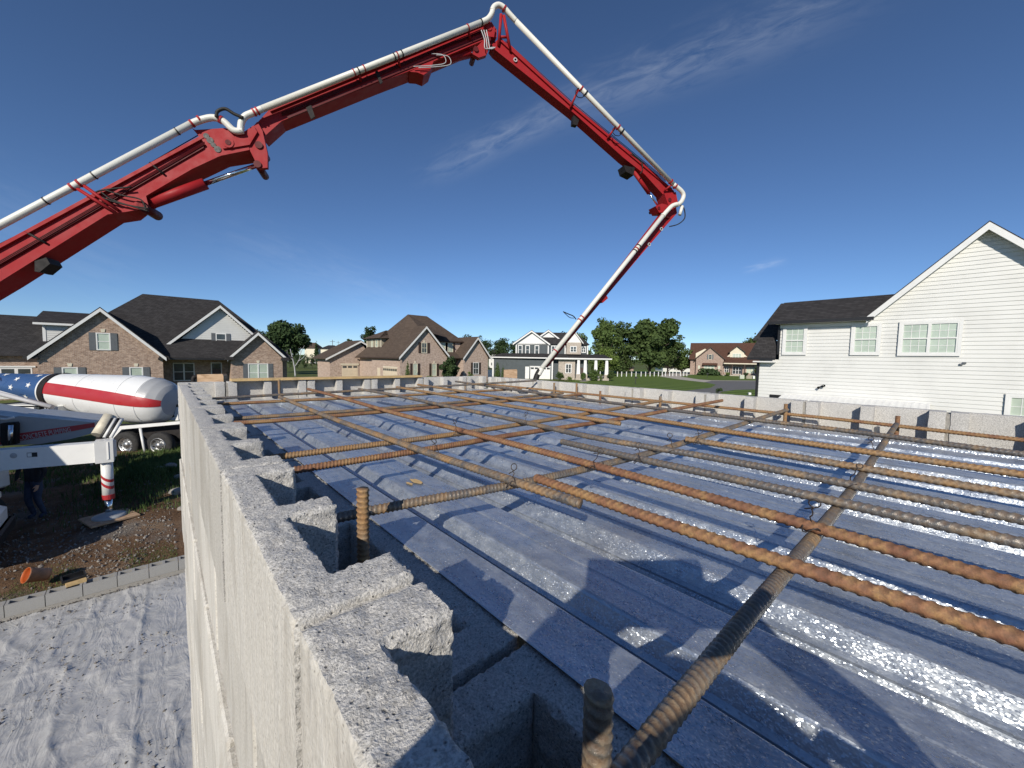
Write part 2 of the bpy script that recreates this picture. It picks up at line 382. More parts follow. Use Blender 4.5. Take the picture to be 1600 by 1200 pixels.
# --- houses
def brick_mat(name, c1, c2, mortar, off=0.):
    t = NT(name); tcn = t.node('ShaderNodeTexCoord'); s_ = t.sep(tcn.outputs['Object'])
    cm = t.node('ShaderNodeCombineXYZ'); t.l.new(t.math('ADD', s_[0], s_[1]), cm.inputs[0]); t.l.new(s_[2], cm.inputs[1])
    b = t.node('ShaderNodeTexBrick'); t.l.new(cm.outputs[0], b.inputs['Vector'])
    b.inputs['Color1'].default_value = (*c1, 1); b.inputs['Color2'].default_value = (*c2, 1); b.inputs['Mortar'].default_value = (*mortar, 1)
    b.inputs['Scale'].default_value = 1.; b.inputs['Mortar Size'].default_value = .011; b.inputs['Brick Width'].default_value = .21; b.inputs['Row Height'].default_value = .075; b.inputs['Bias'].default_value = .0
    c = t.mix(t.ramp(t.noise(3.3, 5, .7, tcn.outputs['Object']), [(.42, 0.), (.7, .55)]), b.outputs[0], tuple(x*.45 for x in c2))
    c = t.mix(t.ramp(t.noise(7.3, 4, .7, tcn.outputs['Object']), [(.55, 0.), (.72, .5)]), c, tuple(min(1, x*1.35) for x in c1))
    t.out(c, .92, normal=t.bump(b.outputs['Fac'], -.4, .01), Specular_IOR_Level=.15)
brick_mat('brick_brown', (.50, .345, .25), (.25, .145, .10), (.52, .46, .40))
brick_mat('brick_tan', (.56, .41, .32), (.36, .235, .18), (.58, .52, .46))
brick_mat('brick_far', (.43, .30, .24), (.28, .18, .14), (.48, .43, .38))
brick_mat('stone_veneer', (.52, .45, .37), (.36, .31, .26), (.55, .50, .45))
def shingle(name, a, b):
    t = NT(name); tcn = t.node('ShaderNodeTexCoord'); s_ = t.sep(tcn.outputs['Object'])
    cm = t.node('ShaderNodeCombineXYZ'); t.l.new(t.math('ADD', s_[0], t.math('MULTIPLY', s_[1], .7)), cm.inputs[0]); t.l.new(s_[2], cm.inputs[1])
    bk = t.node('ShaderNodeTexBrick'); t.l.new(cm.outputs[0], bk.inputs['Vector']); bk.inputs['Color1'].default_value = (*a, 1); bk.inputs['Color2'].default_value = (*b, 1); bk.inputs['Mortar'].default_value = (*[x*.45 for x in a], 1)
    bk.inputs['Scale'].default_value = 1.; bk.inputs['Mortar Size'].default_value = .008; bk.inputs['Brick Width'].default_value = .3; bk.inputs['Row Height'].default_value = .1
    c = t.mix(t.ramp(t.noise(1.7, 6, .65), [(.4, 0.), (.75, .45)]), bk.outputs[0], tuple(x*.6 for x in a))
    t.out(c, .95, normal=t.bump(t.noise(40, 4, .7), .4, .01), Specular_IOR_Level=.1)
shingle('roof_black', (.040, .038, .039), (.062, .059, .060))
shingle('roof_brown', (.125, .095, .075), (.085, .063, .05))
shingle('roof_redbrown', (.125, .068, .05), (.09, .047, .036))
plain('siding_white', (.70, .70, .67), .55, 0, .05, .8)
plain('trim_white', (.76, .76, .74), .5, 0, .03, 3)
plain('siding_dark', (.062, .078, .086), .6, 0, .08, 1.5)
plain('siding_cream', (.70, .64, .50), .6, 0, .05, 2)
plain('siding_olive', (.30, .27, .20), .6, 0, .08, 2)
plain('shutter_grey', (.12, .13, .14), .6, 0, .1, 4)
plain('shutter_brown', (.05, .03, .022), .6, 0, .1, 4)
plain('garage_tan', (.66, .56, .42), .6, 0, .05, 2)
plain('garage_white', (.78, .77, .74), .55, 0, .04, 2)
plain('gutter_black', (.018, .018, .02), .45, 0, .1, 4)
plain('blind', (.52, .60, .50), .6, 0, .05, 4)
plain('house_glass', (.055, .065, .07), .06, 0, .3, 1.4, spec=.8)
t = NT('pane_blind'); t.out(t.ramp(t.noise(1.6, 4), [(.3, (.40, .47, .39)), (.7, (.52, .60, .50))]), .5, 0., Coat_Weight=1., Coat_Roughness=.03)
plain('door_dark', (.06, .035, .03), .5, 0, .2, 5)
plain('fence_white', (.78, .78, .76), .6, 0, .05, 4)
plain('utility', (.48, .52, .42), .6, 0, .1, 5)
# --- people
plain('cloth_dark', (.02, .021, .026), .9, 0, .2, 12)
plain('cloth_blue', (.045, .06, .10), .9, 0, .2, 12)
plain('cloth_shirt', (.20, .21, .22), .9, 0, .15, 12)
plain('skin', (.50, .31, .22), .55, 0, .08, 25)
plain('hair', (.035, .022, .015), .7, 0, .3, 60)
plain('aluminium', (.55, .56, .57), .35, .9, .1, 20)
# ================================================================== THE BLOCK SHELTER
import numpy as np
ZT = HC-.161                    # top of the block walls
X0, X1, YF = .054, 2.096, 2.744 # outer faces: left wall, right wall, far wall
BL, JT, BT = .397, .009, .19    # block length, joint, thickness

def refine(cs, e):
    out = []
    for a, b in zip(cs, cs[1:]):
        n = max(1, int(math.ceil((b-a)/e)))
        out += [(a+(b-a)*i/n, len(out)) for i in range(n)]
    return [c for c, _ in out]+[cs[-1]]
def notched_block(length, edge, amp, seed, pieces='full'):
    """block with the inner half of its top sawn away: outer shell and web stubs stand proud of the ledge"""
    xs = [0, .034, .081, .155, .19]
    if length > .36: ys = [0, .043, .172, .211, length-.043, length]
    else: ys = [0, .043, length-.043, length]
    web = {0, 2, 4} if length > .36 else {0, 2}
    zs = [0, .09, .19]
    def H(x, y):
        i = max(k for k in range(4) if x >= xs[k]-1e-9); j = max(k for k in range(len(ys)-1) if y >= ys[k]-1e-9)
        if i == 0: return .19
        if i == 1: return .19 if j in web else -1
        if i == 2: return .09 if j in web else -1
        return .09
    fx, fy, fz = refine(xs, edge), refine(ys, edge), refine(zs, edge)
    nx, ny = len(fx)-1, len(fy)-1
    hh = [[H((fx[i]+fx[i+1])/2, (fy[j]+fy[j+1])/2) for j in range(ny)] for i in range(nx)]
    hz = lambda h: 0 if h < 0 else fz.index(min(fz, key=lambda q: abs(q-h)))
    hi = [[(-1 if hh[i][j] < 0 else hz(hh[i][j])) for j in range(ny)] for i in range(nx)]
    vid = {}; vs = []; fs = []; mi = []
    def V(i, j, k):
        q = (i, j, k)
        if q not in vid: vid[q] = len(vs); vs.append(Vector((fx[i], fy[j], fz[k])))
        return vid[q]
    for i in range(nx):
        for j in range(ny):
            k = hi[i][j]
            if k >= 0: fs.append((V(i, j, k), V(i+1, j, k), V(i+1, j+1, k), V(i, j+1, k))); mi.append(1)
            for di, dj in ((1, 0), (-1, 0), (0, 1), (0, -1)):
                a, b = i+di, j+dj
                o = hi[a][b] if 0 <= a < nx and 0 <= b < ny else -1
                lo, up = max(o, 0), k
                for q in range(lo, up):
                    if di == 1: f = (V(i+1, j, q), V(i+1, j+1, q), V(i+1, j+1, q+1), V(i+1, j, q+1))
                    elif di == -1: f = (V(i, j+1, q), V(i, j, q), V(i, j, q+1), V(i, j+1, q+1))
                    elif dj == 1: f = (V(i+1, j+1, q), V(i, j+1, q), V(i, j+1, q+1), V(i+1, j+1, q+1))
                    else: f = (V(i, j, q), V(i+1, j, q), V(i+1, j, q+1), V(i, j, q+1))
                    fs.append(f); mi.append(0 if (i == 0 and di == -1) else 1)
    sd = Vector((seed*3.7, seed*1.3, seed*2.1))
    if amp > 0:
        nr = [Vector((0, 0, 0)) for _ in vs]
        for f in fs:
            q = (vs[f[1]]-vs[f[0]]).cross(vs[f[3]]-vs[f[0]])
            for i in f: nr[i] += q
        for v, n in zip(vs, nr):
            n.normalize(); face = v.x < 1e-6
            p = v+sd; h = .75*mnoise.noise(p*42.)+.75*mnoise.noise(p*120.)+.8*mnoise.noise(p*300.)
            a = amp*(.22 if face and v.z < .186 else 1.)
            if abs(n.x)+abs(n.y)+abs(n.z) > 1.3: h = -abs(h)*1.5-.25          # worn arrises
            v += n*(a*h)
    mb = MB(); mb._add(vs, fs); mb.m = mi
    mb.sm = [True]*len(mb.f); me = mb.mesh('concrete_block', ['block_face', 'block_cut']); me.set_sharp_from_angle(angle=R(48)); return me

def wall_root(name, label, loc): return rootl(name, label, 'block wall', loc, 0., 'notched block walls of the shelter')
left = wall_root('block_wall', 'tall grey concrete block wall with sunlit cream outer face beside the plastic sheet', (0, 0, 0))
far_w = wall_root('block_wall', 'low notched block wall with lumber board on top, facing the brick houses', (0, 0, 0))
right = wall_root('block_wall', 'notched block wall running below the white sided house', (0, 0, 0))
ZB = ZT-.19
# left wall, top course: dense meshes near the camera, shared coarser ones beyond
mid_res = [notched_block(BL, .011, .0026, 20+i) for i in range(3)]
far_res = [notched_block(BL, .02, .0022, 30+i) for i in range(4)]
short = notched_block(.262, .012, .0024, 50)
for k in range(-4, 6):
    y = .25+.0045+k*(BL+JT)
    if k in (-1, 0): me = notched_block(BL, .0036, .0026, 10+k)
    elif k == 1: me = notched_block(BL, .005, .0026, 10+k)
    elif k == 2: me = mid_res[0]
    elif k == 5: me = short
    elif k < -2: me = far_res[0]
    else: me = mid_res[k % 3]
    inst('concrete_block', me, left, (X0+random.uniform(-.001, .001), y, ZB+random.uniform(-.001, .001)), (0, 0, random.uniform(-.003, .003)))
# right wall (mirrored)
yj = -.007
for k in range(-4, 7):
    y = yj+k*(BL+JT)
    if y+BL > YF-BT: continue
    inst('concrete_block', far_res[k % 4], right, (X1, y+BL, ZB+random.uniform(-.001, .001)), (0, 0, math.pi+random.uniform(-.004, .004)))
inst('concrete_block', short, right, (X1, YF-BT-.006, ZB), (0, 0, math.pi))
# far wall
half = notched_block(.197, .014, .0022, 61)
inst('concrete_block', half, far_w, (X0+.002, YF, ZB), (0, 0, -math.pi/2))
for k in range(4): inst('concrete_block', far_res[(k+1) % 4], far_w, (.2665+k*(BL+JT), YF, ZB+random.uniform(-.001, .001)), (0, 0, -math.pi/2+random.uniform(-.003, .003)))
inst('concrete_block', half, far_w, (.2665+4*(BL+JT), YF, ZB), (0, 0, -math.pi/2))
for k in range(-3, 7): 
    y = yj+k*(BL+JT)-.0045
    if y < YF-BT: MB().box(X1-.077, X1-.006, y-.0058, y+.0058, ZB-.002, ZT-.006).build('mortar_joint', 'mortar', right)
for k in range(0, 5): 
    x = .2665+k*(BL+JT)-.0045; MB().box(x-.0058, x+.0058, YF-.077, YF-.006, ZB-.002, ZT-.006).build('mortar_joint', 'mortar', far_w)
# lower courses of the left wall, block by block
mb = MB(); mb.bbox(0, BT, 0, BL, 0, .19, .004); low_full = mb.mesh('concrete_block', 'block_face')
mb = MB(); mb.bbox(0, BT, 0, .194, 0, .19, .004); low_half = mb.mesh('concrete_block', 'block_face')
nco = int(ZB/.2)+2
for cidx in range(nco):
    z = ZB-.01-.19-cidx*.2
    dx = random.uniform(-.006, .006)
    off = -.203 if cidx % 2 == 0 else 0.
    for k in range(-4, 7):
        y = .25+.0045+k*(BL+JT)+off
        if y+BL > YF+.005:
            if y+.194 <= YF+.005: inst('concrete_block', low_half, left, (X0+dx+random.uniform(-.0015, .0015), y, z))
            continue
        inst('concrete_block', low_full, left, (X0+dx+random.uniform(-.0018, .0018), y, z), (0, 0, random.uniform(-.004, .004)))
def core(wall, x0, x1, y0, y1): MB().box(x0, x1, y0, y1, -.3, ZB-.0035).build('mortar_bed', 'mortar', wall)
def jointfill(wall, x0, x1, y0, y1, z0, z1): MB().box(x0, x1, y0, y1, z0, z1).build('mortar_joint', 'mortar', wall)
MB().box(X0+.007, X0+.03, -1.37, YF-.19, -.3, ZB-.002).build('mortar_bed', 'mortar', left)
MB().box(X0+.165, X0+.18, -1.37, YF-.19, -.3, ZB-.002).build('mortar_bed', 'mortar', left)
core(right, X1-.17, X1-.02, -1.37, YF-.005)
core(far_w, X0+.195, X1-.20, YF-.17, YF-.02)
for k in range(-3, 6):
    y = .25+k*(BL+JT)
    # raked head joints, the mortar partly squeezed up between the blocks
    mb = MB(); n = 9; vs = []
    for zz in range(n+1):
        for xx in (0, 1, 2): vs.append(Vector((X0+[.005, .04, .076][xx]+random.uniform(-.002, .002), y-.0065, ZB+(.1885+random.uniform(-.005, .0))*zz/n)))
    off_ = Vector((0, .013, 0)); mb2 = []
    mb.box(X0+.005, X0+.077, y-.0062, y+.0062, ZB+.004, ZB+.182+random.uniform(-.004, .003))
    mb.build('mortar_joint', 'block_cut', left)

# ------------------------------------------------------------------ galvanised deck
deck = rootl('steel_deck', 'ribbed galvanised steel deck lying under the rusty rebar grid', 'steel deck', (0, 0, 0))
Y0, Y1 = -1.15, 2.66
def extrude(pts, name, mat_, parent, y0=Y0, y1=Y1, seg=26, wob=.0006):
    mb = MB(); n = len(pts); vs = []
    for j in range(seg+1):
        y = y0+(y1-y0)*j/seg
        for i, (x, z) in enumerate(pts):
            w = mnoise.noise((x*9, y*2.3, 3.1))*wob
            vs.append(Vector((x, y, HC+z+w)))
    fs = [(j*n+i, j*n+i+1, (j+1)*n+i+1, (j+1)*n+i) for j in range(seg) for i in range(n-1)]
    mb._add(vs, fs, None, False); return mb.build(name, mat_, parent)
PITCH_R = .1524
def rib(xk):
    zt, zb = -.265, -.311
    return [(xk-.0240, zb), (xk-.0230, zb+.0012), (xk-.0150, zb+.0180), (xk-.0160, zb+.0215), (xk-.0105, zb+.0250), (xk-.0032, zt-.0030), (xk-.0012, zt-.0008), (xk+.0015, zt),
            (xk+.036, zt-.0004), (xk+.038, zt-.0014), (xk+.042, zt-.0014), (xk+.044, zt-.0004), (xk+.0785, zt), (xk+.0812, zt-.0008), (xk+.0832, zt-.003), (xk+.0955, zb+.0180), (xk+.1030, zb+.0012), (xk+.1040, zb)]
for a, b, dz in ((0, 6, 0.), (6, 10, .0016)):
    pts = [(.355+a*PITCH_R-.052, -.311+dz)] if a == 0 else [(.355+a*PITCH_R-.034, -.311+dz)]
    for k in range(a, b): pts += [(x, z+dz) for x, z in rib(.355+k*PITCH_R)]
    if b == 10: pts += [(1.835, -.311), (1.842, -.262), (1.92, -.261)]
    else: pts += [(.355+b*PITCH_R-.022, -.311)]
    extrude(pts, 'deck_panel', 'galvanised', deck)
extrude([(.2385, -.2575), (.2395, -.2568), (.2965, -.2560), (.2985, -.2570), (.2990, -.2750), (.303, -.310)], 'edge_strip', 'galvanised', deck, wob=.0016)
MB().box(.3, 1.9, YF-.21, YF-.185, HC-.3, HC-.262).build('end_closure', 'zinc_edge', deck)
# drips of grout on the ribs
for px, py, r in ((650, 752, .016), (718, 771, .008), (640, 756, .009)):
    P = atz(px, py, HC-.2645); mb = MB(); n = 14
    pts = [P+Vector((math.cos(i/n*6.283)*r*.55*random.uniform(.6, 1.2), math.sin(i/n*6.283)*r*1.5*random.uniform(.5, 1.2), .0006)) for i in range(n)]
    mb.poly(pts); mb.build('grout_splash', 'lumber', deck)

# ------------------------------------------------------------------ reinforcing bars
def bar_mesh(path, r=.0061, step=.0014, n=12, seed=0, ribs=True, pitch=.0076, slant=.36):
    path = [np.array(p, float) for p in path]
    seg = [np.linalg.norm(b-a) for a, b in zip(path, path[1:])]; L = sum(seg); cum = np.concatenate([[0], np.cumsum(seg)])
    m_ = max(4, int(L/step)); s = np.linspace(0, L, m_)
    # smooth the polyline a little
    P = np.stack([np.interp(s, cum, [p[i] for p in path]) for i in range(3)], 1)
    if len(path) > 2:
        w = max(3, int(.25/step)//2*2+1); k = np.ones(w)/w
        pad = np.concatenate([np.repeat(P[:1], w//2, 0)+(P[1]-P[0])*np.arange(-(w//2), 0)[:, None], P, np.repeat(P[-1:], w//2, 0)+(P[-1]-P[-2])*np.arange(1, w//2+1)[:, None]])
        P = np.stack([np.convolve(pad[:, i], k, 'valid') for i in range(3)], 1)
    T = np.gradient(P, axis=0); T /= np.linalg.norm(T, axis=1)[:, None]
    up = np.array([0, 0, 1.]) if abs(T[0][2]) < .9 else np.array([1., 0, 0])
    U = np.cross(T, up); U /= np.linalg.norm(U, axis=1)[:, None]; W = np.cross(T, U)
    th = np.linspace(0, 2*np.pi, n, endpoint=False)+seed*1.7
    rr = np.full((m_, n), r)
    if ribs:
        side = np.sign(np.sin(th)); lon = np.abs(np.cos(th))**10
        ph = s[:, None]/pitch+(th[None, :] % np.pi)*slant+.5*(side[None, :] > 0)
        q_ = np.clip((np.cos(2*np.pi*ph)-.05)/.75, 0, 1)**.8*(1-.5*lon); rr = rr+.0011*q_+.0008*lon; wear_shade = np.clip(q_+.8*lon, 0, 1)
    else: wear_shade = np.ones((m_, n))
    V = P[:, None, :]+rr[:, :, None]*(np.cos(th)[None, :, None]*U[:, None, :]+np.sin(th)[None, :, None]*W[:, None, :])
    V = V.reshape(-1, 3)
    i = np.arange(m_-1)[:, None]*n; j = np.arange(n)[None, :]; j2 = (j+1) % n
    F = np.stack([i+j, i+j2, i+n+j2, i+n+j], -1).reshape(-1, 4)
    me = bpy.data.meshes.new('rebar')
    faces = F.tolist()+[list(range(n))[::-1], list(range((m_-1)*n, m_*n))]
    me.from_pydata(V.tolist(), [], faces)
    me.polygons.foreach_set('use_smooth', [True]*len(faces)); me.materials.append(MAT['rebar_rust']); me.update()
    at = me.attributes.new('rib_wear_shade', 'FLOAT', 'POINT'); at.data.foreach_set('value', wear_shade.reshape(-1).astype(np.float32))
    return me
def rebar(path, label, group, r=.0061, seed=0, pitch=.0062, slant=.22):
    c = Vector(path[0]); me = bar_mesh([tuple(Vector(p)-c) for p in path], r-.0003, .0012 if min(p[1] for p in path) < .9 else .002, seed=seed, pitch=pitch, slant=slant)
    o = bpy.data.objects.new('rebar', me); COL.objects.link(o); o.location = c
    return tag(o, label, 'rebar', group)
ZTR, ZLO = HC-.202, HC-.189
def V3(x, y, z): return Vector((x, y, z))
tr = [  # bars across the shelter
    ([(.085, .092, ZTR), (.26, .095, ZTR), (.80, .09, ZTR), (1.83, .104, ZTR+.002)], 'dark rebar crossing the shelter that leans on the stub bar beside the wall shadow'),
    ([(.10, .502, ZTR-.001), (.191, .497, ZTR), (.418, .447, ZTR), (.769, .421, ZTR), (2.0, .451, ZTR)], 'rusty cross rebar tied to the upright stub nearest the sawn web'),
    ([(.15, .75, ZTR), (.477, .745, ZTR), (.682, .757, ZTR), (1.18, .734, ZTR), (1.93, .69, HC-.18)], 'cross rebar whose free end rises in front of the notched wall below the white house'),
    ([(.15, .868, ZTR), (.544, .85, ZTR), (.773, .859, ZTR), (1.206, .888, ZTR), (1.87, .953, ZTR)], 'cross rebar lying just beyond the free ended cross rebar'),
    ([(.13, 1.372, ZTR), (.197, 1.345, ZTR), (1.0, 1.36, ZTR), (1.78, 1.393, ZTR)], 'orange rusty cross rebar of the middle pair'),
    ([(.13, 1.462, ZTR), (.582, 1.43, ZTR), (1.75, 1.50, ZTR)], 'grey cross rebar behind the orange one of the middle pair'),
    ([(.13, 1.915, ZTR), (.9, 1.86, ZTR), (1.75, 1.86, ZTR)], 'cross rebar next to the bar in front of the far block wall'),
    ([(.12, 2.12, ZTR+.002), (.32, 2.15, ZTR+.004), (1.2, 2.15, HC-.19), (1.99, 1.96, HC-.158)], 'cross rebar closest to the far block wall with its end lifted free')]
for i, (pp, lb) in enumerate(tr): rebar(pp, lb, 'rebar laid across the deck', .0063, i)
lo = [  # bars along the shelter, given by points seen on their level
    ([(437, 620), (511, 651), (666, 707), (794, 749), (906, 787)], ZLO, False, 'lengthwise rebar next to the left wall with cut end over the first ribs'),
    ([(838, 747), (1000, 804), (1195, 870), (1600, 1000)], ZLO, True, 'dark bronze lengthwise rebar spliced beside the cut end'),
    ([(481, 608), (525, 619), (607, 643), (756, 682), (925, 726), (1100, 775), (1271, 823), (1600, 918)], ZLO, True, 'long brown flaky rebar running the whole length, third from the left wall'),
    ([(878, 690), (997, 717), (1144, 748), (1300, 782), (1600, 850)], ZLO, True, 'grey and tan lengthwise rebar starting over mid deck beside the long brown bar'),
    ([(561, 608), (610, 616), (700, 635), (800, 655), (875, 673), (962, 691), (1066, 706), (1300, 751), (1600, 813)], ZLO, True, 'long orange rusty rebar running the whole length in mid deck'),
    ([(1072, 686), (1300, 723), (1600, 775)], ZLO, True, 'bright grey ribbed rebar starting over the deck near the notched right wall'),
    ([(620, 605), (700, 618), (806, 636), (969, 662)], ZLO, False, 'lengthwise rebar from the far wall ending over mid deck'),
    ([(653, 601), (706, 609), (820, 627), (1009, 654), (1144, 676), (1300, 698), (1600, 742)], ZLO, True, 'long brown rebar, second in from the wall below the white house'),
    ([(712, 596), (832, 613), (903, 623), (1066, 643), (1300, 670), (1600, 710)], ZLO, True, 'tan rebar lying along the foot of the wall below the white house'),
    ([(752, 593), (806, 598), (941, 614), (1050, 628), (1300, 654), (1600, 688)], HC-.2185, True, 'brown rebar held in the notches of the wall below the white house')]
for i, (pp, z, ext, lb) in enumerate(lo):
    pts = [atz(px, py, z) for px, py in pp]
    if pts[0].y > 2.6: pts[0] = pts[0]+(pts[1]-pts[0])*((pts[0].y-2.6)/(pts[0].y-pts[1].y))
    for q in pts: q.x = min(q.x, 1.985)
    if ext:
        d = (pts[-1]-pts[-3 if len(pts) > 2 else 0]).normalized(); pts.append(pts[-1]+d*.9)
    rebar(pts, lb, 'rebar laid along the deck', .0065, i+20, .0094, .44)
# stub bars standing in the block cores
def stub(x, y, ztop, label, r=.0064, lean=(0, 0)):
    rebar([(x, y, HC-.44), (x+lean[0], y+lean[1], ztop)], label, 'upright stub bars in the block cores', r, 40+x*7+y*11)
P = atp(567, 775, Vector((.168, 0, 0)), Vector((1, 0, 0)))
stub(P.x, P.y, atp(567, 763, P, Vector((1, 0, 0))).z, 'orange upright rebar stub between the two big sawn webs', .0066)
P = atp(937, 1095, Vector((.150, 0, 0)), Vector((1, 0, 0)))
stub(P.x, P.y, P.z+.003, 'upright rebar stub with shiny cut tip over the dark block core', .0066, (.002, .002))
for px, pt, pb, lb in ((1228, 631, 660, 'rusty upright stub where the second cross rebar meets the notched wall'), (1403, 650, 690, 'upright stub tied at the end of the dark cross rebar'),
                       (1032, 619, 640, 'upright stub beside the free end of a cross rebar'), (938, 611, 630, 'short upright stub in front of the mowed lawn'), (901, 599, 618, 'thin upright stub near the far corner beneath the stone gable'),
                       (866, 598, 612, 'thin upright stub nearest the far corner of the notched wall')):
    P = atp(px, pt, Vector((1.972, 0, 0)), Vector((1, 0, 0))); stub(P.x, min(P.y, 2.5), P.z, lb)
for px, pt, lb in ((436, 593, 'upright stub in the far wall facing the brick house'), (727, 598, 'upright stub in the far wall facing the tan brick house')):
    P = atp(px, pt, Vector((0, 2.60, 0)), Vector((0, 1, 0))); stub(P.x, P.y, P.z, lb)
# tie wires, twisted round crossings
def tie(px, py, label, h=.02, s=1.):
    P = atz(px, py, HC-.183); mb = MB(); path = []
    for i in range(15): a = i/14*6.283; path.append(P+Vector((math.cos(a)*.0085, math.sin(a)*.0085, -.006+.004*math.sin(a*2))))
    q = P+Vector((.004, .002, .003)); tilt = Vector((random.uniform(-.5, .5), random.uniform(-.5, .5), 1)).normalized()
    for i in range(6): path.append(q+tilt*(h*i/5)+Vector((math.cos(i*2.)*.0012, math.sin(i*2.)*.0012, 0)))
    c = q+tilt*(h+.005*s)
    e1 = tilt; e2 = tilt.cross(Vector((1, .3, 0))).normalized()
    for i in range(13): a = i/12*5.6-1.57; path.append(c+(e1*math.sin(a)+e2*math.cos(a))*.005*s)
    path.append(path[-1]+(e2*.7-e1*.4)*.016)
    mb.tube(path, .00075, 5); o = mb.build('tie_wire', 'wire', None, Matrix.Translation(-P), P)
    return tag(o, label, 'tie wire', 'twisted tie wires on the rebar crossings')
for px, py, lb, h, s in ((1268, 818, 'looped tie wire where the long brown rebar crosses the dark cross rebar', .018, 1.1), (1330, 752, 'tie wire where the orange rebar crosses the dark cross rebar', .022, .8), (1366, 703, 'tie wire on the dark cross rebar near its wall end', .016, .9),
                         (926, 727, 'tie wire where the long brown rebar crosses the second cross rebar', .02, 1.), (998, 716, 'tie wire on the grey and tan rebar over mid deck', .016, 1.), (1050, 700, 'tie wire where the orange rebar meets the second cross rebar', .018, 1.), (1090, 688, 'tie wire beside the start of the bright grey rebar', .014, 1.),
                         (712, 676, 'tie wire standing on the long brown rebar in mid deck', .024, 1.), (681, 706, 'tie wire on the lengthwise rebar next to the left wall', .016, 1.2), (800, 752, 'tie wire at the splice beside the cut rebar end', .012, 1.), (820, 660, 'tie wire on the orange rebar over far deck', .018, 1.)):
    tie(px, py, lb, h, s)

# ------------------------------------------------------------------ things on and behind the far wall
P = atp(362, 596, Vector((0, YF-.09, 0)), Vector((0, 1, 0))); Q = atp(660, 588, Vector((0, YF-.09, 0)), Vector((0, 1, 0)))
mb = MB(); mb.box(P.x, Q.x, YF-.09, YF-.012, 0, .013); o = mb.build('lumber_board', 'lumber', None, Matrix.Identity(4), (0, 0, ZT+.004)); tag(o, 'long yellow lumber board lying on top of the far block wall', 'board')
def stand_board(px0, px1, pyt, pyb, d, label):
    P = atd(px0, pyb, d); Q = atd(px1, pyb, d); zt = atd((px0+px1)/2, pyt, d).z; u = (Q-P); u.z = 0; L = u.length; u.normalize(); n = Vector((-u.y, u.x, 0))
    mb = MB(); A = Vector((P.x, P.y, 0))
    mb.prism([A+Vector((0, 0, -.3))-A, u*L+Vector((0, 0, -.3)), u*L*1.0+Vector((0, 0, zt-.012)), u*L*.96+Vector((0, 0, zt)), Vector((0, 0, zt-.006))], n*.038)
    o = mb.build('plywood_board', 'plywood', None, Matrix.Identity(4), A); return tag(o, label, 'board')
stand_board(309, 350, 584, 618, 2.66, 'brown plywood form board standing at the left corner of the far wall')
stand_board(787, 808, 577, 592, 4.3, 'brown plywood form board standing behind the far corner of the walls')
mb = MB(); P = atd(302, 600, 3.4); z1 = atd(302, 590, 3.4).z
pth = [Vector((0, 0, -.2)), Vector((0, 0, z1-.02))]+[Vector((.018-.018*math.cos(a*.262), 0, z1-.02+.018*math.sin(a*.262)*1.6)) for a in range(1, 7)]+[Vector((.035, 0, z1+.004))]
mb.tube(pth, .016, 12); mb.lathe(Vector((.035, 0, z1-.004)), (0.6, 0, .5), [(0, .019), (.012, .019), (.012, .015)], 12)
mb.tube([Vector((0, 0, z1-.045)), Vector((0, 0, z1-.03))], .019, 12)
o = mb.build('vent_pipe', 'steel_dark', None, Matrix.Identity(4), Vector((P.x, P.y, 0))); tag(o, 'grey bent vent pipe beside the brown form board', 'pipe')
# ================================================================== GROUND AND SITE
GZ = -.12
mb = MB(); mb.quad((-4000, -4000, GZ), (4000, -4000, GZ), (4000, 4000, GZ), (-4000, 4000, GZ)); o = mb.build('ground', 'grass'); tag(o, kind='structure')
def sheet(name, pts, z, mat_):
    mb = MB(); mb.poly([Vector((p[0], p[1], z)) for p in pts]); o = mb.build(name, mat_); tag(o, kind='structure'); return o
# rough soil of the building plot
def soil_h(x, y):
    h = -.085+.05*mnoise.noise((x*.7, y*.7, 1.))+.03*mnoise.noise((x*2.6, y*2.6, 4.))+.012*mnoise.noise((x*9, y*9, 7.))
    if y > 9.5:
        h += .42*math.exp(-((x+.35)/1.0)**2-((y-15.6)/2.1)**2)+.16*math.exp(-((x-.2)/1.5)**2-((y-19.)/2.5)**2)+.10*min(1., (y-9.5)/1.5)
    d = max(abs(x+3)-13.2, abs(y-10)-15.2)
    if d > 0: h -= .05*d
    if y < 9.5 and x < 1.4: h = min(h, -.10)
    if x > .05 and y < 2.8: h = -.11
    return max(h, GZ-.06)
mb = MB(); NX, NY = 150, 210; vs = []
for j in range(NY+1):
    for i in range(NX+1):
        u = i/NX; x = -18+30*(.5+ (u-.5)*(.35+2.6*(u-.5)**2)) if False else -18+30*u
        y = -6+32*j/NY; vs.append(Vector((x, y, soil_h(x, y))))
mb._add(vs, [(j*(NX+1)+i, j*(NX+1)+i+1, (j+1)*(NX+1)+i+1, (j+1)*(NX+1)+i) for j in range(NY) for i in range(NX)], None, True)
o = mb.build('soil', 'soil'); tag(o, kind='structure')

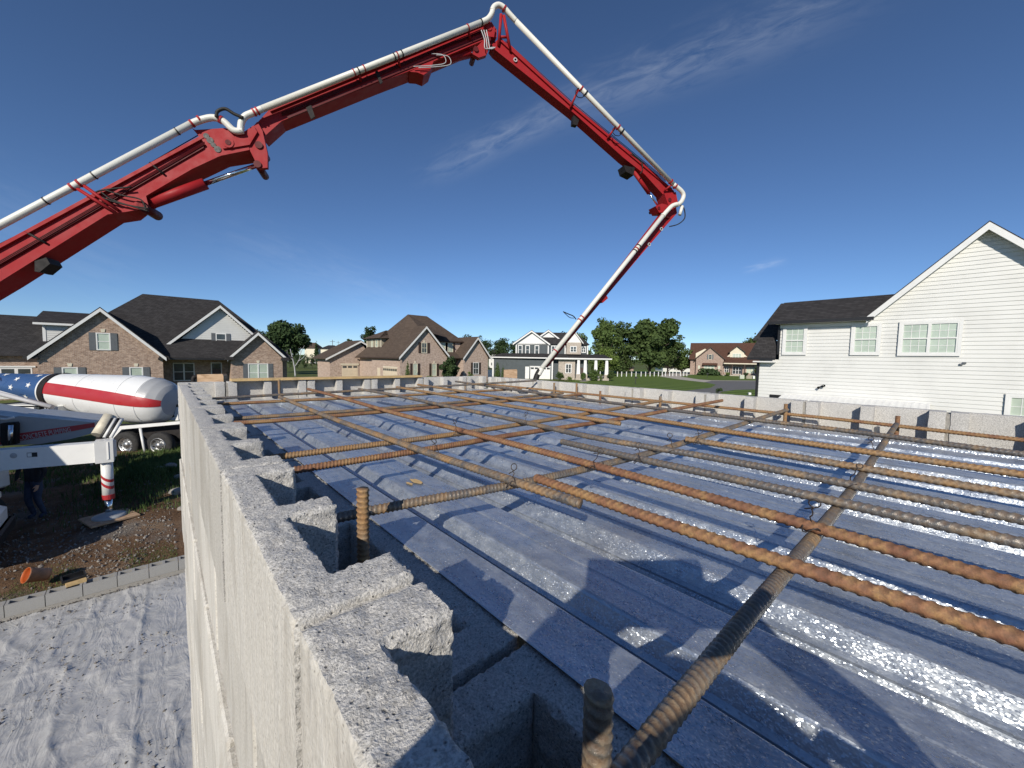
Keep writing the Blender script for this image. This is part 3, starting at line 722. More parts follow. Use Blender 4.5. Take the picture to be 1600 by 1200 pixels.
# plastic sheet spread over the gravel bed
mb = MB(); NX, NY = 180, 230; vs = []
def plast(x, y):
    h = -.045+.010*mnoise.noise((x*1.7, y*1.7, 2.))
    r = mnoise.noise((x*2.1+.6*mnoise.noise((x*1.5, y*1.5, 5.)), y*.55, 9.)); h += .016*max(0, 1-abs(r)*5.)           # folds along the sheet
    r = mnoise.noise((x*.9+y*.8, y*1.9-x*.8, 3.)); h += .010*max(0, 1-abs(r)*6.)
    for x0, w in ((-1.02, .022), (-.34, .020), (-1.75, .03)):
        q = (x-x0-.10*mnoise.noise((y*.5, x0, 1.)))/w; h += .022*math.exp(-q*q)*(.55+.6*mnoise.noise((y*.9, x0*3, 2.)))
    h += .006*abs(mnoise.noise((x*5+y*2, y*3.4-x, 8.)))*2+.004*abs(mnoise.noise((x*11, y*6, 8.)))+.003*mnoise.noise((x*21, y*21, 8.))
    return h
for j in range(NY+1):
    for i in range(NX+1):
        x = -3.6+4.5*i/NX; y = 2.85+6.47*j/NY; vs.append(Vector((x, y, plast(x, y))))
mb._add(vs, [(j*(NX+1)+i, j*(NX+1)+i+1, (j+1)*(NX+1)+i+1, (j+1)*(NX+1)+i) for j in range(NY) for i in range(NX)], None, True)

b0 = len(vs); vs2 = []
for j in range(100):
    for i in range(61): x = -3.0+3.03*i/60; y = -2.+4.86*j/99; vs2.append(Vector((x, y, plast(x, y))))
mb._add(vs2, [(j*61+i, j*61+i+1, (j+1)*61+i+1, (j+1)*61+i) for j in range(99) for i in range(60)], None, True)
o = mb.build('plastic_sheet', 'plastic_sheet'); tag(o, 'wrinkled grey plastic sheet spread on the ground beside the tall block wall', 'plastic sheet')
MB().box(-4.5, 1.6, 9.33, 9.74, -.4, -.009).build('footing', 'mortar')
tag(bpy.data.objects['footing'], kind='structure')
# low row of blocks on the footing
row = rootl('block_row', 'low row of hollow concrete blocks at the edge of the plastic sheet', 'block row', (0, 0, 0))
def hollow(L):
    mb = MB(); xs = [0, .032, .18, .217, L-.032, L] if L > .3 else [0, .032, L-.032, L]; ys = [0, .032, .158, .19]
    def solid(i, j): return j in (0, 2) or i in ({0, 2, 4} if L > .3 else {0, 2})
    for i in range(len(xs)-1):
        for j in range(3):
            x0, x1, y0, y1 = xs[i], xs[i+1], ys[j], ys[j+1]
            if solid(i, j):
                mb.quad((x0, y0, .19), (x1, y0, .19), (x1, y1, .19), (x0, y1, .19))
            else:
                for a, b in (((x0, y0), (x0, y1)), ((x0, y1), (x1, y1)), ((x1, y1), (x1, y0)), ((x1, y0), (x0, y0))):
                    mb.quad((*a, .19), (*b, .19), (*b, .02), (*a, .02))
                mb.quad((x0, y0, .02), (x1, y0, .02), (x1, y1, .02), (x0, y1, .02))
    for a, b in (((0, 0), (L, 0)), ((L, 0), (L, .19)), ((L, .19), (0, .19)), ((0, .19), (0, 0))): mb.quad((*a, 0), (*b, 0), (*b, .19), (*a, .19))
    return mb.mesh('concrete_block', 'block_old')
hb = hollow(.397)
for k in range(-7, 7):
    x = -1.523+.406*k+.0045
    inst('concrete_block', hb, row, (x, 9.40+.022*(k+1)*.5+random.uniform(-.004, .004), -.007+random.uniform(-.002, .003)), (0, 0, random.uniform(.005, .03)))
# gravel and stones
ICO = bmesh.new(); bmesh.ops.create_icosphere(ICO, subdivisions=1, radius=1); ICO.verts.ensure_lookup_table()
IV = [v.co.copy() for v in ICO.verts]; IF = [tuple(v.index for v in f.verts) for f in ICO.faces]; ICO.free()
def pebbles(name, n, region, size, mat_, hf, cond=None):
    mb = MB(); k = 0
    while k < n:
        x, y = random.uniform(*region[0]), random.uniform(*region[1])
        if cond and not cond(x, y): continue
        k += 1; s = size[0]*(size[1]/size[0])**(random.random()**2.2)
        rot = Euler((random.uniform(0, 6), random.uniform(0, 6), random.uniform(0, 6))).to_matrix()
        sc = Vector((s*random.uniform(.7, 1.3), s*random.uniform(.6, 1.1), s*random.uniform(.4, .8)))
        c = Vector((x, y, hf(x, y)+s*.3))
        mb._add([c+rot @ Vector((v.x*sc.x, v.y*sc.y, v.z*sc.z))*random.uniform(.85, 1.1) for v in IV], IF)
    o = mb.build(name, mat_); tag(o, kind='stuff'); return o
def gcond(x, y): return mnoise.noise((x*.6, y*.6, 11.))+.35*math.exp(-((y-12.3-x*.35)/1.1)**2)*2 > random.uniform(-.25, .5)
o = pebbles('gravel', 4200, ((-3.6, .1), (9.78, 16.5)), (.007, .036), 'rocksmall', soil_h, gcond); o['label'] = 'loose pale gravel scattered over the brown soil'
o = pebbles('gravel', 1500, ((-3.0, .03), (2.8, 9.25)), (.005, .022), 'rocksmall', plast, lambda x, y: mnoise.noise((x*1.3, y*1.3, 6.)) > random.uniform(-.1, .45)); o['label'] = 'crumbs of gravel and mortar on the plastic sheet'
o = pebbles('gravel', 900, ((-3.2, .1), (9.30, 9.40)), (.008, .025), 'rocksmall', lambda x, y: -.03); o['label'] = 'line of fine gravel along the footing'
stones = [(266, 742, .16, 'large brown stone beside the grassy mound'), (280, 757, .13, 'pale stone at the foot of the tall wall'), (276, 775, .15, 'dark stone below the pale stone'), (250, 748, .10, 'small reddish stone next to the large brown stone'), (285, 792, .10, 'mossy stone by the tall wall base')]
for px, py, s, lb in stones:
    P = atz(px, py, .12); mb = MB(); mb.ico((0, 0, 0), s, 2, (1.2, .9, .75), .12); P.z = soil_h(P.x, P.y)+s*.35
    o = mb.build('stone', 'stone', None, Matrix.Identity(4), P); tag(o, lb, 'stone', 'stones by the tall wall')
# rough grass on the mound and between the soil
def blades(name, n, fn, h, mat_, w=.006):
    mb = MB()
    for i in range(n):
        x, y = fn(); z = soil_h(x, y); a = random.uniform(0, 6.28); hh = random.uniform(*h); l = random.uniform(.1, .7)*hh
        d = Vector((math.cos(a), math.sin(a), 0)); q = Vector((-d.y, d.x, 0))*w
        c = Vector((x, y, z-.01))
        mb._add([c-q, c+q, c+d*l*.4+Vector((0, 0, hh*.6))+q*.7, c+d*l*.4+Vector((0, 0, hh*.6))-q*.7, c+d*l+Vector((0, 0, hh))], [(0, 1, 2, 3), (3, 2, 4)])
    o = mb.build(name, mat_); tag(o, kind='stuff'); return o
def mound():
    while 1:
        x, y = random.gauss(-.35, .75), random.gauss(16.6, 1.9)
        if x < .35 and y > 13.0: return x, y
def mound2(): return random.uniform(-4, 1.2), random.uniform(17.5, 21.5)
def strip():
    while 1:
        x, y = random.uniform(-3, .1), random.gauss(10.35, .32)
        if y > 9.8 and mnoise.noise((x*1.5, y*1.5, 2.)) > -.15: return x, y
o = blades('rough_grass', 9000, mound, (.06, .20), 'leaf_mid', .008); o['label'] = 'rough weeds growing on the soil mound by the outrigger foot'
o = blades('rough_grass', 5000, mound2, (.06, .20), 'leaf_mid', .010); o['label'] = 'rough grass in front of the mixer truck wheels'
o = blades('rough_grass', 3500, strip, (.02, .06), 'leaf_mid', .004); o['label'] = 'short green grass along the low block row'

# orange bucket on its side, tray with wooden board
P = atz(50, 913, .12); bk = rootl('bucket', 'orange plastic bucket lying on its side behind the low block row', 'bucket', (P.x+.16, P.y+.18, .03), R(205))
Tb = Matrix.Translation((0, 0, .13)) @ Matrix.Rotation(R(66), 4, 'Y') @ Matrix.Scale(.85, 4)
mb = MB(); pr = [(0, .001), (0, .115), (.05, .12), (.30, .138), (.305, .148), (.33, .150), (.335, .146), (.33, .138), (.30, .132), (.02, .112), (.018, .001)]
mb.lathe((0, 0, 0), (0, 0, 1), pr[:7], 24); mb.build('shell', 'bucket_in', bk, Tb)
mb = MB(); mb.lathe((0, 0, 0), (0, 0, 1), pr[6:], 24); mb.build('inside', 'bucket', bk, Tb)
mb = MB(); mb.tube([Vector((math.cos(a)*.15, math.sin(a)*.15*.25-.02, .30-abs(math.sin(a))*.13)) for a in [i*math.pi/10 for i in range(11)]], .004, 6); mb.build('handle', 'steel_dark', bk, Tb)
P = atz(118, 908, .20); tr_ = rootl('mortar_tray', 'black mortar tray resting on a tan wooden board on the block row', 'tray', (P.x, P.y-.02, .185), R(12))
MB().box(-.11, .12, -.10, .04, 0, .045).build('wooden_board', 'lumber', tr_)
mb = MB(); mb.box(-.15, .13, -.02, .20, .046, .05); mb.box(-.15, -.135, -.02, .2, .05, .10); mb.box(.115, .13, -.02, .2, .05, .10); mb.box(-.135, .115, .185, .2, .05, .10); mb.box(-.135, .115, -.02, -.005, .05, .085); mb.build('tray', 'black', tr_)

# ================================================================== CONCRETE PUMP TRUCK WITH BOOM
FH = Vector((math.sin(TH), math.cos(TH), 0)); RH = Vector((math.cos(TH), -math.sin(TH), 0))
BN = (FH-RH*.34).normalized()
def bp(px, py, off=0.): return atp(px, py, CAM0+FH*10.+BN*off, BN)      # point on the boom's upright plane
TUR = CAM0+RH*-12.5+FH*5.75; TUR.z = 0
pump = root('pump_truck', 'white concrete pump truck with long red folding boom and white delivery pipe', 'pump truck', (TUR.x, TUR.y, 0))
def plate(mb, pts, w, off=0., mi=None): mb.prism([bp(x, y, off) for x, y in pts], BN*w, mi)
def section(name, pts, w, off, label=None):
    mb = MB(); plate(mb, pts, w, off); o = mb.build(name, 'boom_red', pump)
    if label: o['label'] = label
    return o
def bez(pts, n=6):                                                        # Catmull-Rom through points
    P = [Vector(p) for p in pts]; out = []
    for i in range(len(P)-1):
        a, b, c, d = P[max(i-1, 0)], P[i], P[i+1], P[min(i+2, len(P)-1)]
        for k in range(n):
            t_ = k/n; out.append(.5*((2*b)+(c-a)*t_+(2*a-5*b+4*c-d)*t_*t_+(3*b-3*c+d-a)*t_**3))
    return out+[P[-1]]
def pipe(par, pts, off=-.12, r=.060, smooth=False):
    P = [bp(x, y, off) for x, y in pts]
    if smooth: P = bez(P, 6)
    MB().tube(P, r, 16).build('delivery_pipe', 'pipe_white', par)
def ringat(par, p, q, off=-.12, r=.076, w=.035, mat_='stripe_red'):       # clamp round the pipe at p, axis towards q
    A, B = bp(*p, off), bp(*q, off); d = (B-A).normalized()
    MB().lathe(A-d*w, d, [(0, .058), (0, r), (2*w, r), (2*w, .058)], 16, False).build('pipe_clamp', mat_, par)
def arm(par, a, b, r=.028, oa=.02, ob=-.12, mat_='boom_red'): MB().tube([bp(*a, oa), bp(*b, ob)], r, 8).build('bracket', mat_, par)
def line(par, pts, off=-.02, r=.011, mat_='line_red'): MB().tube([bp(x, y, off) for x, y in pts], r, 6).build('hydraulic_line', mat_, par)
def cyl(par, a, b, c, r, rr, off=.12, w=.0):
    o = MB().lathe(bp(*a, off), (bp(*b, off)-bp(*a, off)), [(0, .001), (0, r), ((bp(*b, off)-bp(*a, off)).length, r), ((bp(*b, off)-bp(*a, off)).length, rr)], 16).build('cylinder', 'boom_red', par)
    MB().tube([bp(*b, off), bp(*c, off)], rr, 12).build('piston_rod', 'chrome', par)
def flange(par, pts, off=-.012, w=.012, mat_='boom_red'):
    mb = MB(); plate(mb, pts, w, off); mb.build('side_plate', mat_, par)
def pin(par, p, r=.07, off=-.05, w=.5, mat_='line_red'): MB().tube([bp(*p, off), bp(*p, off)+BN*w], r, 14).build('pivot_pin', mat_, par)
# section 1: rises from the turret to the first elbow
s1 = section('boom_section', [(-180, 483), (0, 388), (150, 305), (318, 214), (352, 206), (382, 218), (392, 236), (345, 243), (300, 264), (228, 306), (196, 331), (168, 335), (0, 440), (-180, 545)], .50, 0., 'thick red boom section with a hydraulic cylinder under it')
flange(s1, [(-180, 478), (320, 208), (322, 213), (-180, 485)], -.05, .6)
flange(s1, [(-180, 514), (318, 228), (318, 231), (-180, 519)], -.03, .03, 'line_red')
for k in range(3): line(s1, [(-180, 507+k*3), (0, 408+k*2.4), (320, 222+k*1.8)], -.035, .010)
line(s1, [(-180, 470), (0, 381), (38, 362), (160, 298), (322, 204)], .05, .008)
pipe(s1, [(-200, 462), (0, 352), (300, 193)]); pipe(s1, [(300, 193), (316, 187), (334, 184), (350, 190), (366, 204), (380, 204)], -.12, .060, True)
for x, m_ in ((72, 'black'), (113, 'boom_red'), (124, 'boom_red'), (147, 'black'), (277, 'black'), (300, 'boom_red'), (312, 'boom_red')):
    y = 352-.53*x; ringat(s1, (x, y), (x+10, y-5.3), -.12, .070, .012 if m_ == 'black' else .02, m_)
ringat(s1, (345, 187), (352, 191), -.12, .075, .02)
arm(s1, (180, 332), (118, 293), .03, -.05); arm(s1, (184, 328), (128, 288), .03, -.05)
for a, b in (((40, 362), (72, 380)), ((234, 254), (256, 272))): MB().tube([bp(*a, -.03), bp(*b, -.03)], .022, 6).build('clip_bar', 'steel_dark', s1)
cyl(s1, (222, 322), (321, 287), (403, 258), .105, .045, .16)
pin(s1, (222, 322), .09, -.02, .55)
flange(s1, [(180, 333), (228, 306), (232, 322), (214, 328), (196, 331)], -.02, .03)
flange(s1, [(300, 200), (305, 203), (352, 200), (384, 212), (390, 234), (346, 243), (338, 246)], -.04, .05)
for p, r in (((322, 212), .05), ((328, 219), .06), ((333, 226), .045), ((340, 233), .06)): pin(s1, p, r, -.052, .015, 'black')
for a, b, c, d in (((205, 292), (150, 300), (180, 316), (232, 326)), ((165, 297), (190, 305), (220, 312), (228, 328)), ((158, 300), (175, 312), (205, 322), (232, 330))):
    MB().tube(bez([bp(*q, -.09) for q in (a, b, c, d)], 6), .014, 6).build('hydraulic_hose', 'hose', s1)
MB().tube(bez([bp(*q, -.2) for q in ((338, 183), (340, 174), (352, 170), (366, 178), (380, 184))], 6), .030, 8).build('hydraulic_hose', 'hose', s1)
mb = MB(); plate(mb, [(54, 408), (72, 402), (78, 412), (62, 425), (54, 424)], .3, -.02); mb.build('boom_rest', 'steel_dark', s1)
# first elbow: rocker plates
flange(s1, [(374, 224), (388, 206), (402, 190), (410, 204), (418, 240), (418, 262), (404, 263), (398, 250), (390, 234)], -.03, .09)
flange(s1, [(374, 224), (388, 206), (402, 190), (410, 204), (418, 240), (418, 262), (404, 263), (398, 250), (390, 234)], .38, .09)
flange(s1, [(345, 218), (372, 212), (396, 196), (402, 206), (390, 226), (366, 230), (348, 232)], -.075, .04)
pin(s1, (356, 222), .10, -.09, .62, 'boom_red'); pin(s1, (356, 222), .05, -.1, .64); pin(s1, (402, 256), .07, -.06, .6); pin(s1, (404, 226), .07, -.06, .6)
# section 2
s2 = section('boom_section', [(398, 196), (420, 172), (560, 114), (764, 32), (776, 46), (776, 58), (756, 63), (660, 103), (588, 130), (440, 189), (412, 214)], .40, .04, 'upper red boom section between the two highest elbows')
flange(s2, [(420, 169), (764, 29), (765, 33), (422, 174)], 0., .46)
flange(s2, [(448, 181), (755, 56), (756, 59), (450, 185)], .02, .03, 'line_red')
for k in range(3): line(s2, [(440, 176+k*2.2), (462, 168+k*2.2), (752, 46+k*2)], .015, .009)
pipe(s2, [(376, 206), (377, 192), (383, 182), (396, 176), (410, 170)], -.12, .060, True); pipe(s2, [(410, 170), (752, 35)]); pipe(s2, [(752, 35), (762, 30), (768, 22), (770, 15)], -.12, .060, True)
for x in (397, 402): ringat(s2, (x, 176-.40*(x-396)), (x+10, 172-.40*(x-396)), -.12, .074, .018)
for x in (553, 560, 569, 616, 621, 628, 731, 752): ringat(s2, (x, 170-.395*(x-410)), (x+10, 166-.395*(x-410)), -.12, .072, .012, 'boom_red' if x % 2 else 'black')
for x in (560, 621, 731): arm(s2, (x+4, 128-.38*(x-560)), (x, 112-.395*(x-560)), .028, .03)
flange(s2, [(478, 168), (486, 164), (492, 182), (486, 186)], 0., .03, 'steel_dark'); flange(s2, [(586, 112), (590, 110), (598, 128), (594, 131)], 0., .03, 'steel_dark')
flange(s2, [(640, 112), (678, 94), (672, 110), (662, 117), (652, 113)], .04, .4)
cyl(s2, (676, 99), (735, 84), (742, 82), .085, .045, .2)
for q in ((676, 94), (684, 96)): MB().tube(bez([bp(*z, -.02) for z in ((q[0]-2, q[1]-10), (q[0]+16, q[1]-8), (q[0]+20, q[1]+4), (q[0]+2, q[1]+8), (q[0]-30, q[1]+10))], 6), .009, 6).build('hydraulic_hose', 'mark_grey', s2)
flange(s2, [(742, 76), (756, 62), (764, 52), (768, 66), (760, 86), (748, 90), (738, 84)], .0, .10); flange(s2, [(742, 76), (756, 62), (764, 52), (768, 66), (760, 86), (748, 90), (738, 84)], .38, .10)
flange(s2, [(756, 40), (768, 34), (774, 44), (772, 58), (758, 56)], -.03, .08)
pin(s2, (764, 42), .075, -.05, .55, 'boom_red'); pin(s2, (744, 76), .06, -.03, .5); pin(s2, (764, 60), .05, -.05, .5)
for k in range(3): MB().tube(bez([bp(*q, -.08) for q in ((752+k*4, 47), (757+k*3, 62), (758+k*4, 76), (770+k*2, 74))], 5), .013, 6).build('hydraulic_hose', 'mark_grey', s2)
# section 3
s3 = section('boom_section', [(768, 70), (780, 60), (800, 72), (897, 167), (1003, 252), (1053, 298), (1056, 312), (1047, 316), (1007, 272), (975, 247), (896, 176), (774, 78)], .28, .06, 'red boom section sloping down to the last elbow')
flange(s3, [(782, 59), (898, 165), (1050, 294), (1051, 298), (897, 169), (781, 63)], .02, .36)
for k in range(3): line(s3, [(790, 68-k*2), (897, 167-k*2.5), (1040, 284-k*2)], .12, .008)
pipe(s3, [(769, 17), (772, 11), (779, 8), (787, 12), (796, 22), (806, 33)], -.12, .060, True); pipe(s3, [(806, 33), (1052, 288)]); pipe(s3, [(1052, 288), (1064, 298), (1068, 306), (1064, 316), (1056, 321)], -.12, .060, True)
def p3y(x): return 33+(x-806)*1.0366
for x, m_ in ((788, 'boom_red'), (908, 'boom_red'), (915, 'black'), (966, 'boom_red'), (972, 'black'), (1048, 'boom_red'), (1055, 'boom_red')):
    ringat(s3, (x, p3y(x) if x > 800 else 14), (x+10, p3y(x)+10.4 if x > 800 else 24), -.12, .076, .018, m_)
arm(s3, (891, 168), (905, 137)); arm(s3, (949, 216), (963, 197)); arm(s3, (1038, 298), (1050, 288))
for a, b in (((905, 137), (911, 151)), ((963, 197), (969, 210))):
    c = ((a[0]+b[0])/2-1, (a[1]+b[1])/2+1); MB().tube([bp(c[0]+8*math.cos(i*.7), c[1]+8*math.sin(i*.7), -.14) for i in range(10)], .010, 6).build('pipe_ring', 'steel_dark', s3)
arm(s3, (779, 72), (783, 22), .035, .05); arm(s3, (798, 82), (787, 24), .035, .05); arm(s3, (782, 58), (792, 58), .03, .0, .0)
flange(s3, [(896, 180), (906, 184), (902, 196), (895, 194)], .1, .12, 'steel_dark'); flange(s3, [(975, 258), (992, 262), (990, 274), (978, 268)], .02, .3, 'steel_dark')
cyl(s3, (990, 268), (1014, 302), (1028, 322), .055, .026, .2)
for k in range(2): MB().tube(bez([bp(*q, .02) for q in ((984+k*3, 240), (1000+k*2, 252), (1004, 264), (1000, 272))], 5), .012, 6).build('hydraulic_hose', 'hose', s3)
flange(s3, [(1024, 322), (1034, 318), (1052, 322), (1046, 332), (1030, 332)], .02, .3, 'boom_red'); flange(s3, [(1038, 302), (1056, 300), (1060, 320), (1046, 326)], .0, .36, 'boom_red')
pin(s3, (1047, 312), .055, -.02, .45); pin(s3, (1030, 325), .045, .0, .4)
MB().lathe(bp(805, 94, .05), -BN, [(0, .028), (0, .05), (.02, .05), (.02, .028)], 14, False).build('ring_mark', 'mark_grey', s3)
# section 4 with its pipe in front, falling to the outlet
s4 = section('boom_section', [(1040, 326), (1056, 322), (1058, 333), (1042, 351), (1000, 400), (946, 464), (881, 542), (856, 574), (852, 574), (884, 532)], .16, .02, 'last slim boom section leaning down behind the far wall')
pipe(s4, [(1058, 319), (1050, 322), (1043, 329), (1036, 337)], -.16, .060, True); pipe(s4, [(1036, 337), (846, 576)], -.16)
def p4(t_): return (1036-190*t_, 337+239*t_)
for t_, m_ in ((.0, 'pipe_white'), (.20, 'black'), (.218, 'boom_red'), (.232, 'black'), (.665, 'boom_red'), (.685, 'boom_red'), (.885, 'boom_red')): ringat(s4, p4(t_), p4(t_+.03), -.16, .074, .014, m_)
for a, b in (((1046, 341), (1038, 336)), ((998, 392), (994, 390)), ((910, 500), (906, 500)), ((882, 536), (878, 532))): arm(s4, a, b, .03, .05, -.16)
for p in ((1031, 354), (1012, 378)): MB().lathe(bp(p[0]+2, p[1]+4, .0), -BN, [(0, .03), (0, .05), (.02, .05), (.02, .03)], 14, False).build('ring_mark', 'mark_grey', s4)
flange(s4, [(936, 468), (946, 458), (950, 466), (942, 473)], -.02, .2, 'boom_red')
MB().tube(bez([bp(*q, -.1) for q in ((1060, 320), (1068, 324), (1070, 340), (1060, 350), (1046, 354))], 6), .016, 6).build('hydraulic_hose', 'hose', s4)
MB().tube([bp(1066, 322, -.1), bp(1062, 336, -.1)], .045, 10).build('elbow_stay', 'pipe_white', s4)
MB().tube(bez([bp(*q, -.1) for q in ((880, 487), (889, 491), (896, 494), (900, 499))], 4), .014, 6).build('rope_hook', 'steel_dark', s4)
MB().tube(bez([bp(*q, -.1) for q in ((881, 488), (890, 496), (897, 497))], 4), .009, 6).build('rope_hook', 'steel_dark', s4)
A = bp(846, 576, -.16); B = bp(838, 590, -.16)
MB().tube(bez([A, B, B+Vector((-.1, 0, -.5)), B+Vector((-.12, 0, -2.2))], 6), .075, 14).build('end_hose', 'hose', s4)
MB().lathe(A, (B-A), [(0, .06), (.0, .078), (.18, .078), (.18, .06)], 14, False).build('hose_coupling', 'pipe_white', s4)

# chassis behind the boom (mostly out of sight to the side, it shades the ground)
ax = Vector((-.6, -.8, 0)).normalized(); pn = Vector((.8, -.6, 0))
def tb(a0, a1, s0, s1_, z0, z1, name, mat_, b=.04, par=None):
    M_ = Matrix((ax.to_4d(), pn.to_4d(), Vector((0, 0, 1, 0)), Vector((0, 0, 0, 1)))).transposed(); M_.translation = TUR
    M_[3][3] = 1
    mb = MB(); mb.bbox(a0, a1, s0, s1_, z0, z1, b, M_); return mb.build(name, mat_, par or pump)
tb(-3.6, 5.8, -.45, .45, .65, .95, 'chassis_frame', 'steel_dark'); tb(-3.0, 2.6, -1.22, 1.22, .95, 1.75, 'deck_body', 'truck_white'); tb(-1.8, 3.5, -1.18, 1.18, 1.75, 4.0, 'turret_shade_box', 'truck_white')  # out-of-view box over the turret, made tall to shade beam and ground
cab = tb(3.6, 5.7, -1.25, 1.25, .7, 3.0, 'cab', 'truck_white', .12); tb(5.64, 5.72, -1.05, 1.05, 1.75, 2.7, 'windscreen', 'glass_dark', .02, cab)
tb(4.2, 5.3, -1.27, -1.22, 1.75, 2.6, 'side_window', 'glass_dark', .01, cab); tb(4.2, 5.3, 1.22, 1.27, 1.75, 2.6, 'side_window', 'glass_dark', .01, cab)
tb(5.62, 5.76, -1.2, 1.2, .55, .95, 'bumper', 'steel_dark', .03, cab)
MB().lathe(TUR+Vector((0, 0, 3.95)), (0, 0, 1), [(0, .6), (.1, .6), (.15, .45), (.6, .40), (.65, .001)], 20).build('turret', 'boom_red', pump)
tyre_prof = [(-.14, .30), (-.15, .40), (-.13, .485), (-.08, .51), (.08, .51), (.13, .485), (.15, .40), (.14, .30)]
def wheel(P, axis, par, R_=.51, dual=False):
    k = R_/.51; w = MB().lathe(P, axis, [(a*k, b*k) for a, b in tyre_prof], 28).build('wheel', 'tyre', par)
    d = -.02 if not dual else .05
    mb = MB(); mb.lathe(P, axis, [(d-.11, .302*k), (d+.125, .300*k), (d+.132, .285*k), (d+.08, .26*k), (d+.0 if dual else d+.05, .20*k), (d+.0 if dual else d+.06, .12*k), (d+.10, .11*k), (d+.14, .08*k), (d+.145, .001)], 24); mb.build('rim', 'rim', w)
    a = Vector(axis).normalized(); u = a.cross(Vector((0, 0, 1))).normalized(); v = a.cross(u)
    mb = MB()
    for i in range(10):
        t_ = i*.628; c = Vector(P)+a*(d+.055)+(u*math.cos(t_)+v*math.sin(t_))*.165*k; mb.tube([c, c+a*.035], .018, 6)
    mb.build('lug_nut', 'rim', w)
    mb = MB()
    for i in range(8):
        t_ = i*.785+.2; c = Vector(P)+a*(d+.03)+(u*math.cos(t_)+v*math.sin(t_))*.235*k; mb.tube([c, c+a*.045], .027, 8)
    mb.build('vent_hole', 'black', w)
    return w
for a in (-2.4, -1.1, 4.6):
    for s_ in (-1.08, 1.08): wheel(TUR+ax*a+pn*s_+Vector((0, 0, .42)), pn*(1 if s_ > 0 else -1), pump)
# hopper with the lettered panel
dA, dB = 10.6, 9.8
def hp(px, py, off=0.): return atp(px, py, HP0+HN*off, HN)
_a, _b = atd(148, 665, dA), atd(25, 670, dB); hd = (_b-_a); hd.z = 0; hd.normalize(); HN = Vector((-hd.y, hd.x, 0));
if HN.dot(FH) < 0: HN = -HN
HP0 = _a
hop = MB(); hop.prism([hp(*q) for q in ((-60, 640), (22, 652), (30, 650), (148, 660), (149, 676), (110, 686), (60, 694), (-60, 700))], HN*1.6); hopper = hop.build('hopper', 'truck_grey', pump)
mb = MB(); mb.prism([hp(x, y, -.012) for x, y in ((-60, 692), (27, 677.5), (147.5, 660.6), (148, 667.2), (27, 690), (-60, 706))], HN*.010); band = mb.build('red_band', 'stripe_red', hopper)
def text(txt, P, xdir, updir, size, mat_, par, name='lettering', ext=.002, shear=0.):
    cu = bpy.data.curves.new(name, 'FONT'); cu.body = txt; cu.size = size; cu.extrude = ext; cu.shear = shear; cu.space_character = 1.06
    ob = bpy.data.objects.new(name+'_tmp', cu); COL.objects.link(ob); bpy.context.view_layer.update()
    dg = bpy.context.evaluated_depsgraph_get(); me = bpy.data.meshes.new_from_object(ob.evaluated_get(dg)); COL.objects.unlink(ob); bpy.data.objects.remove(ob)
    x = Vector(xdir).normalized(); y = Vector(updir); y = (y-x*y.dot(x)).normalized(); z = x.cross(y)
    M_ = Matrix((x, y, z)).transposed().to_4x4(); M_.translation = P
    if par is not None and par.name in ROOTINV: M_ = ROOTINV[par.name] @ M_
    me.transform(M_); me.materials.clear(); me.materials.append(MAT[mat_])
    o = bpy.data.objects.new(name, me); COL.objects.link(o); o.parent = par; return o, me
P0, P1 = hp(30, 688.4, -.02), hp(111, 674.6, -.02)
o, me = text('CONCRETE PUMPING', P0, P1-P0, (0, 0, 1), .185, 'mark_grey', hopper, 'lettering', .003)
xs_ = [(Vector(v.co)-ROOTINV[pump.name] @ P0).dot((P1-P0).normalized()) for v in me.vertices]; w_ = max(xs_)
k_ = (P1-P0).length/w_; dd = (P1-P0).normalized(); oo = ROOTINV[pump.name] @ P0
for v, x in zip(me.vertices, xs_): v.co = v.co+dd*(x*k_-x)
mb = MB(); mb.prism([hp(x, y, -.25) for x, y in ((0, 662), (24, 660), (26, 663), (26, 694), (4, 697), (0, 690))], HN*.18); mb.build('muffler', 'steel_dark', pump)
mb = MB(); mb.tube([hp(17, 664, -.30), hp(16, 694, -.30)], .045, 12); mb.build('muffler_pipe', 'chrome', pump)
MB().tube([hp(22, 652, -.1), hp(10, 655, -.1), hp(-30, 652, -.1)], .03, 8).build('hand_rail', 'truck_white', pump)
# outrigger
PADW = atz(178, 814, .0); PADW.z = soil_h(PADW.x, PADW.y)+.02
LEG = Vector((PADW.x, PADW.y, 0)); ORD = (atd(-140, 720, 8.3)-atd(172, 699, 9.38)); zb_ = atd(172, 714, 9.38).z; ztp = atd(172, 686, 9.38).z; ORD.z = 0; OL = ORD.length; ORD.normalize(); ORN = Vector((-ORD.y, ORD.x, 0))
mb = MB(); E0 = Vector((LEG.x, LEG.y, 0))-ORD*.12
mb.prism([E0+Vector((0, 0, zb_+.03)), E0+ORD*.10+Vector((0, 0, zb_-.03)), E0+ORD*OL+Vector((0, 0, zb_-.16)), E0+ORD*OL+Vector((0, 0, ztp-.14)), E0+ORD*.4+Vector((0, 0, ztp-.02)), E0+Vector((0, 0, ztp))], ORN*.30)
outr = mb.build('outrigger', 'truck_white', pump); outr['label'] = 'white outrigger beam with leg and striped foot'
sgn = -1 if ORN.dot(FH) > 0 else 1
face = (0 if sgn < 0 else .30)
def op(s_, z, o_=.0): return E0+ORD*s_+ORN*(face+sgn*o_*1.)+Vector((0, 0, z))
mb = MB(); mb.prism([op(1.23, zb_+.17, .003), op(1.40, zb_+.17, .003), op(1.40, zb_+.27, .003), op(1.23, zb_+.27, .003)], ORN*(sgn*.003)); mb.build('warning_sign', 'black', outr)
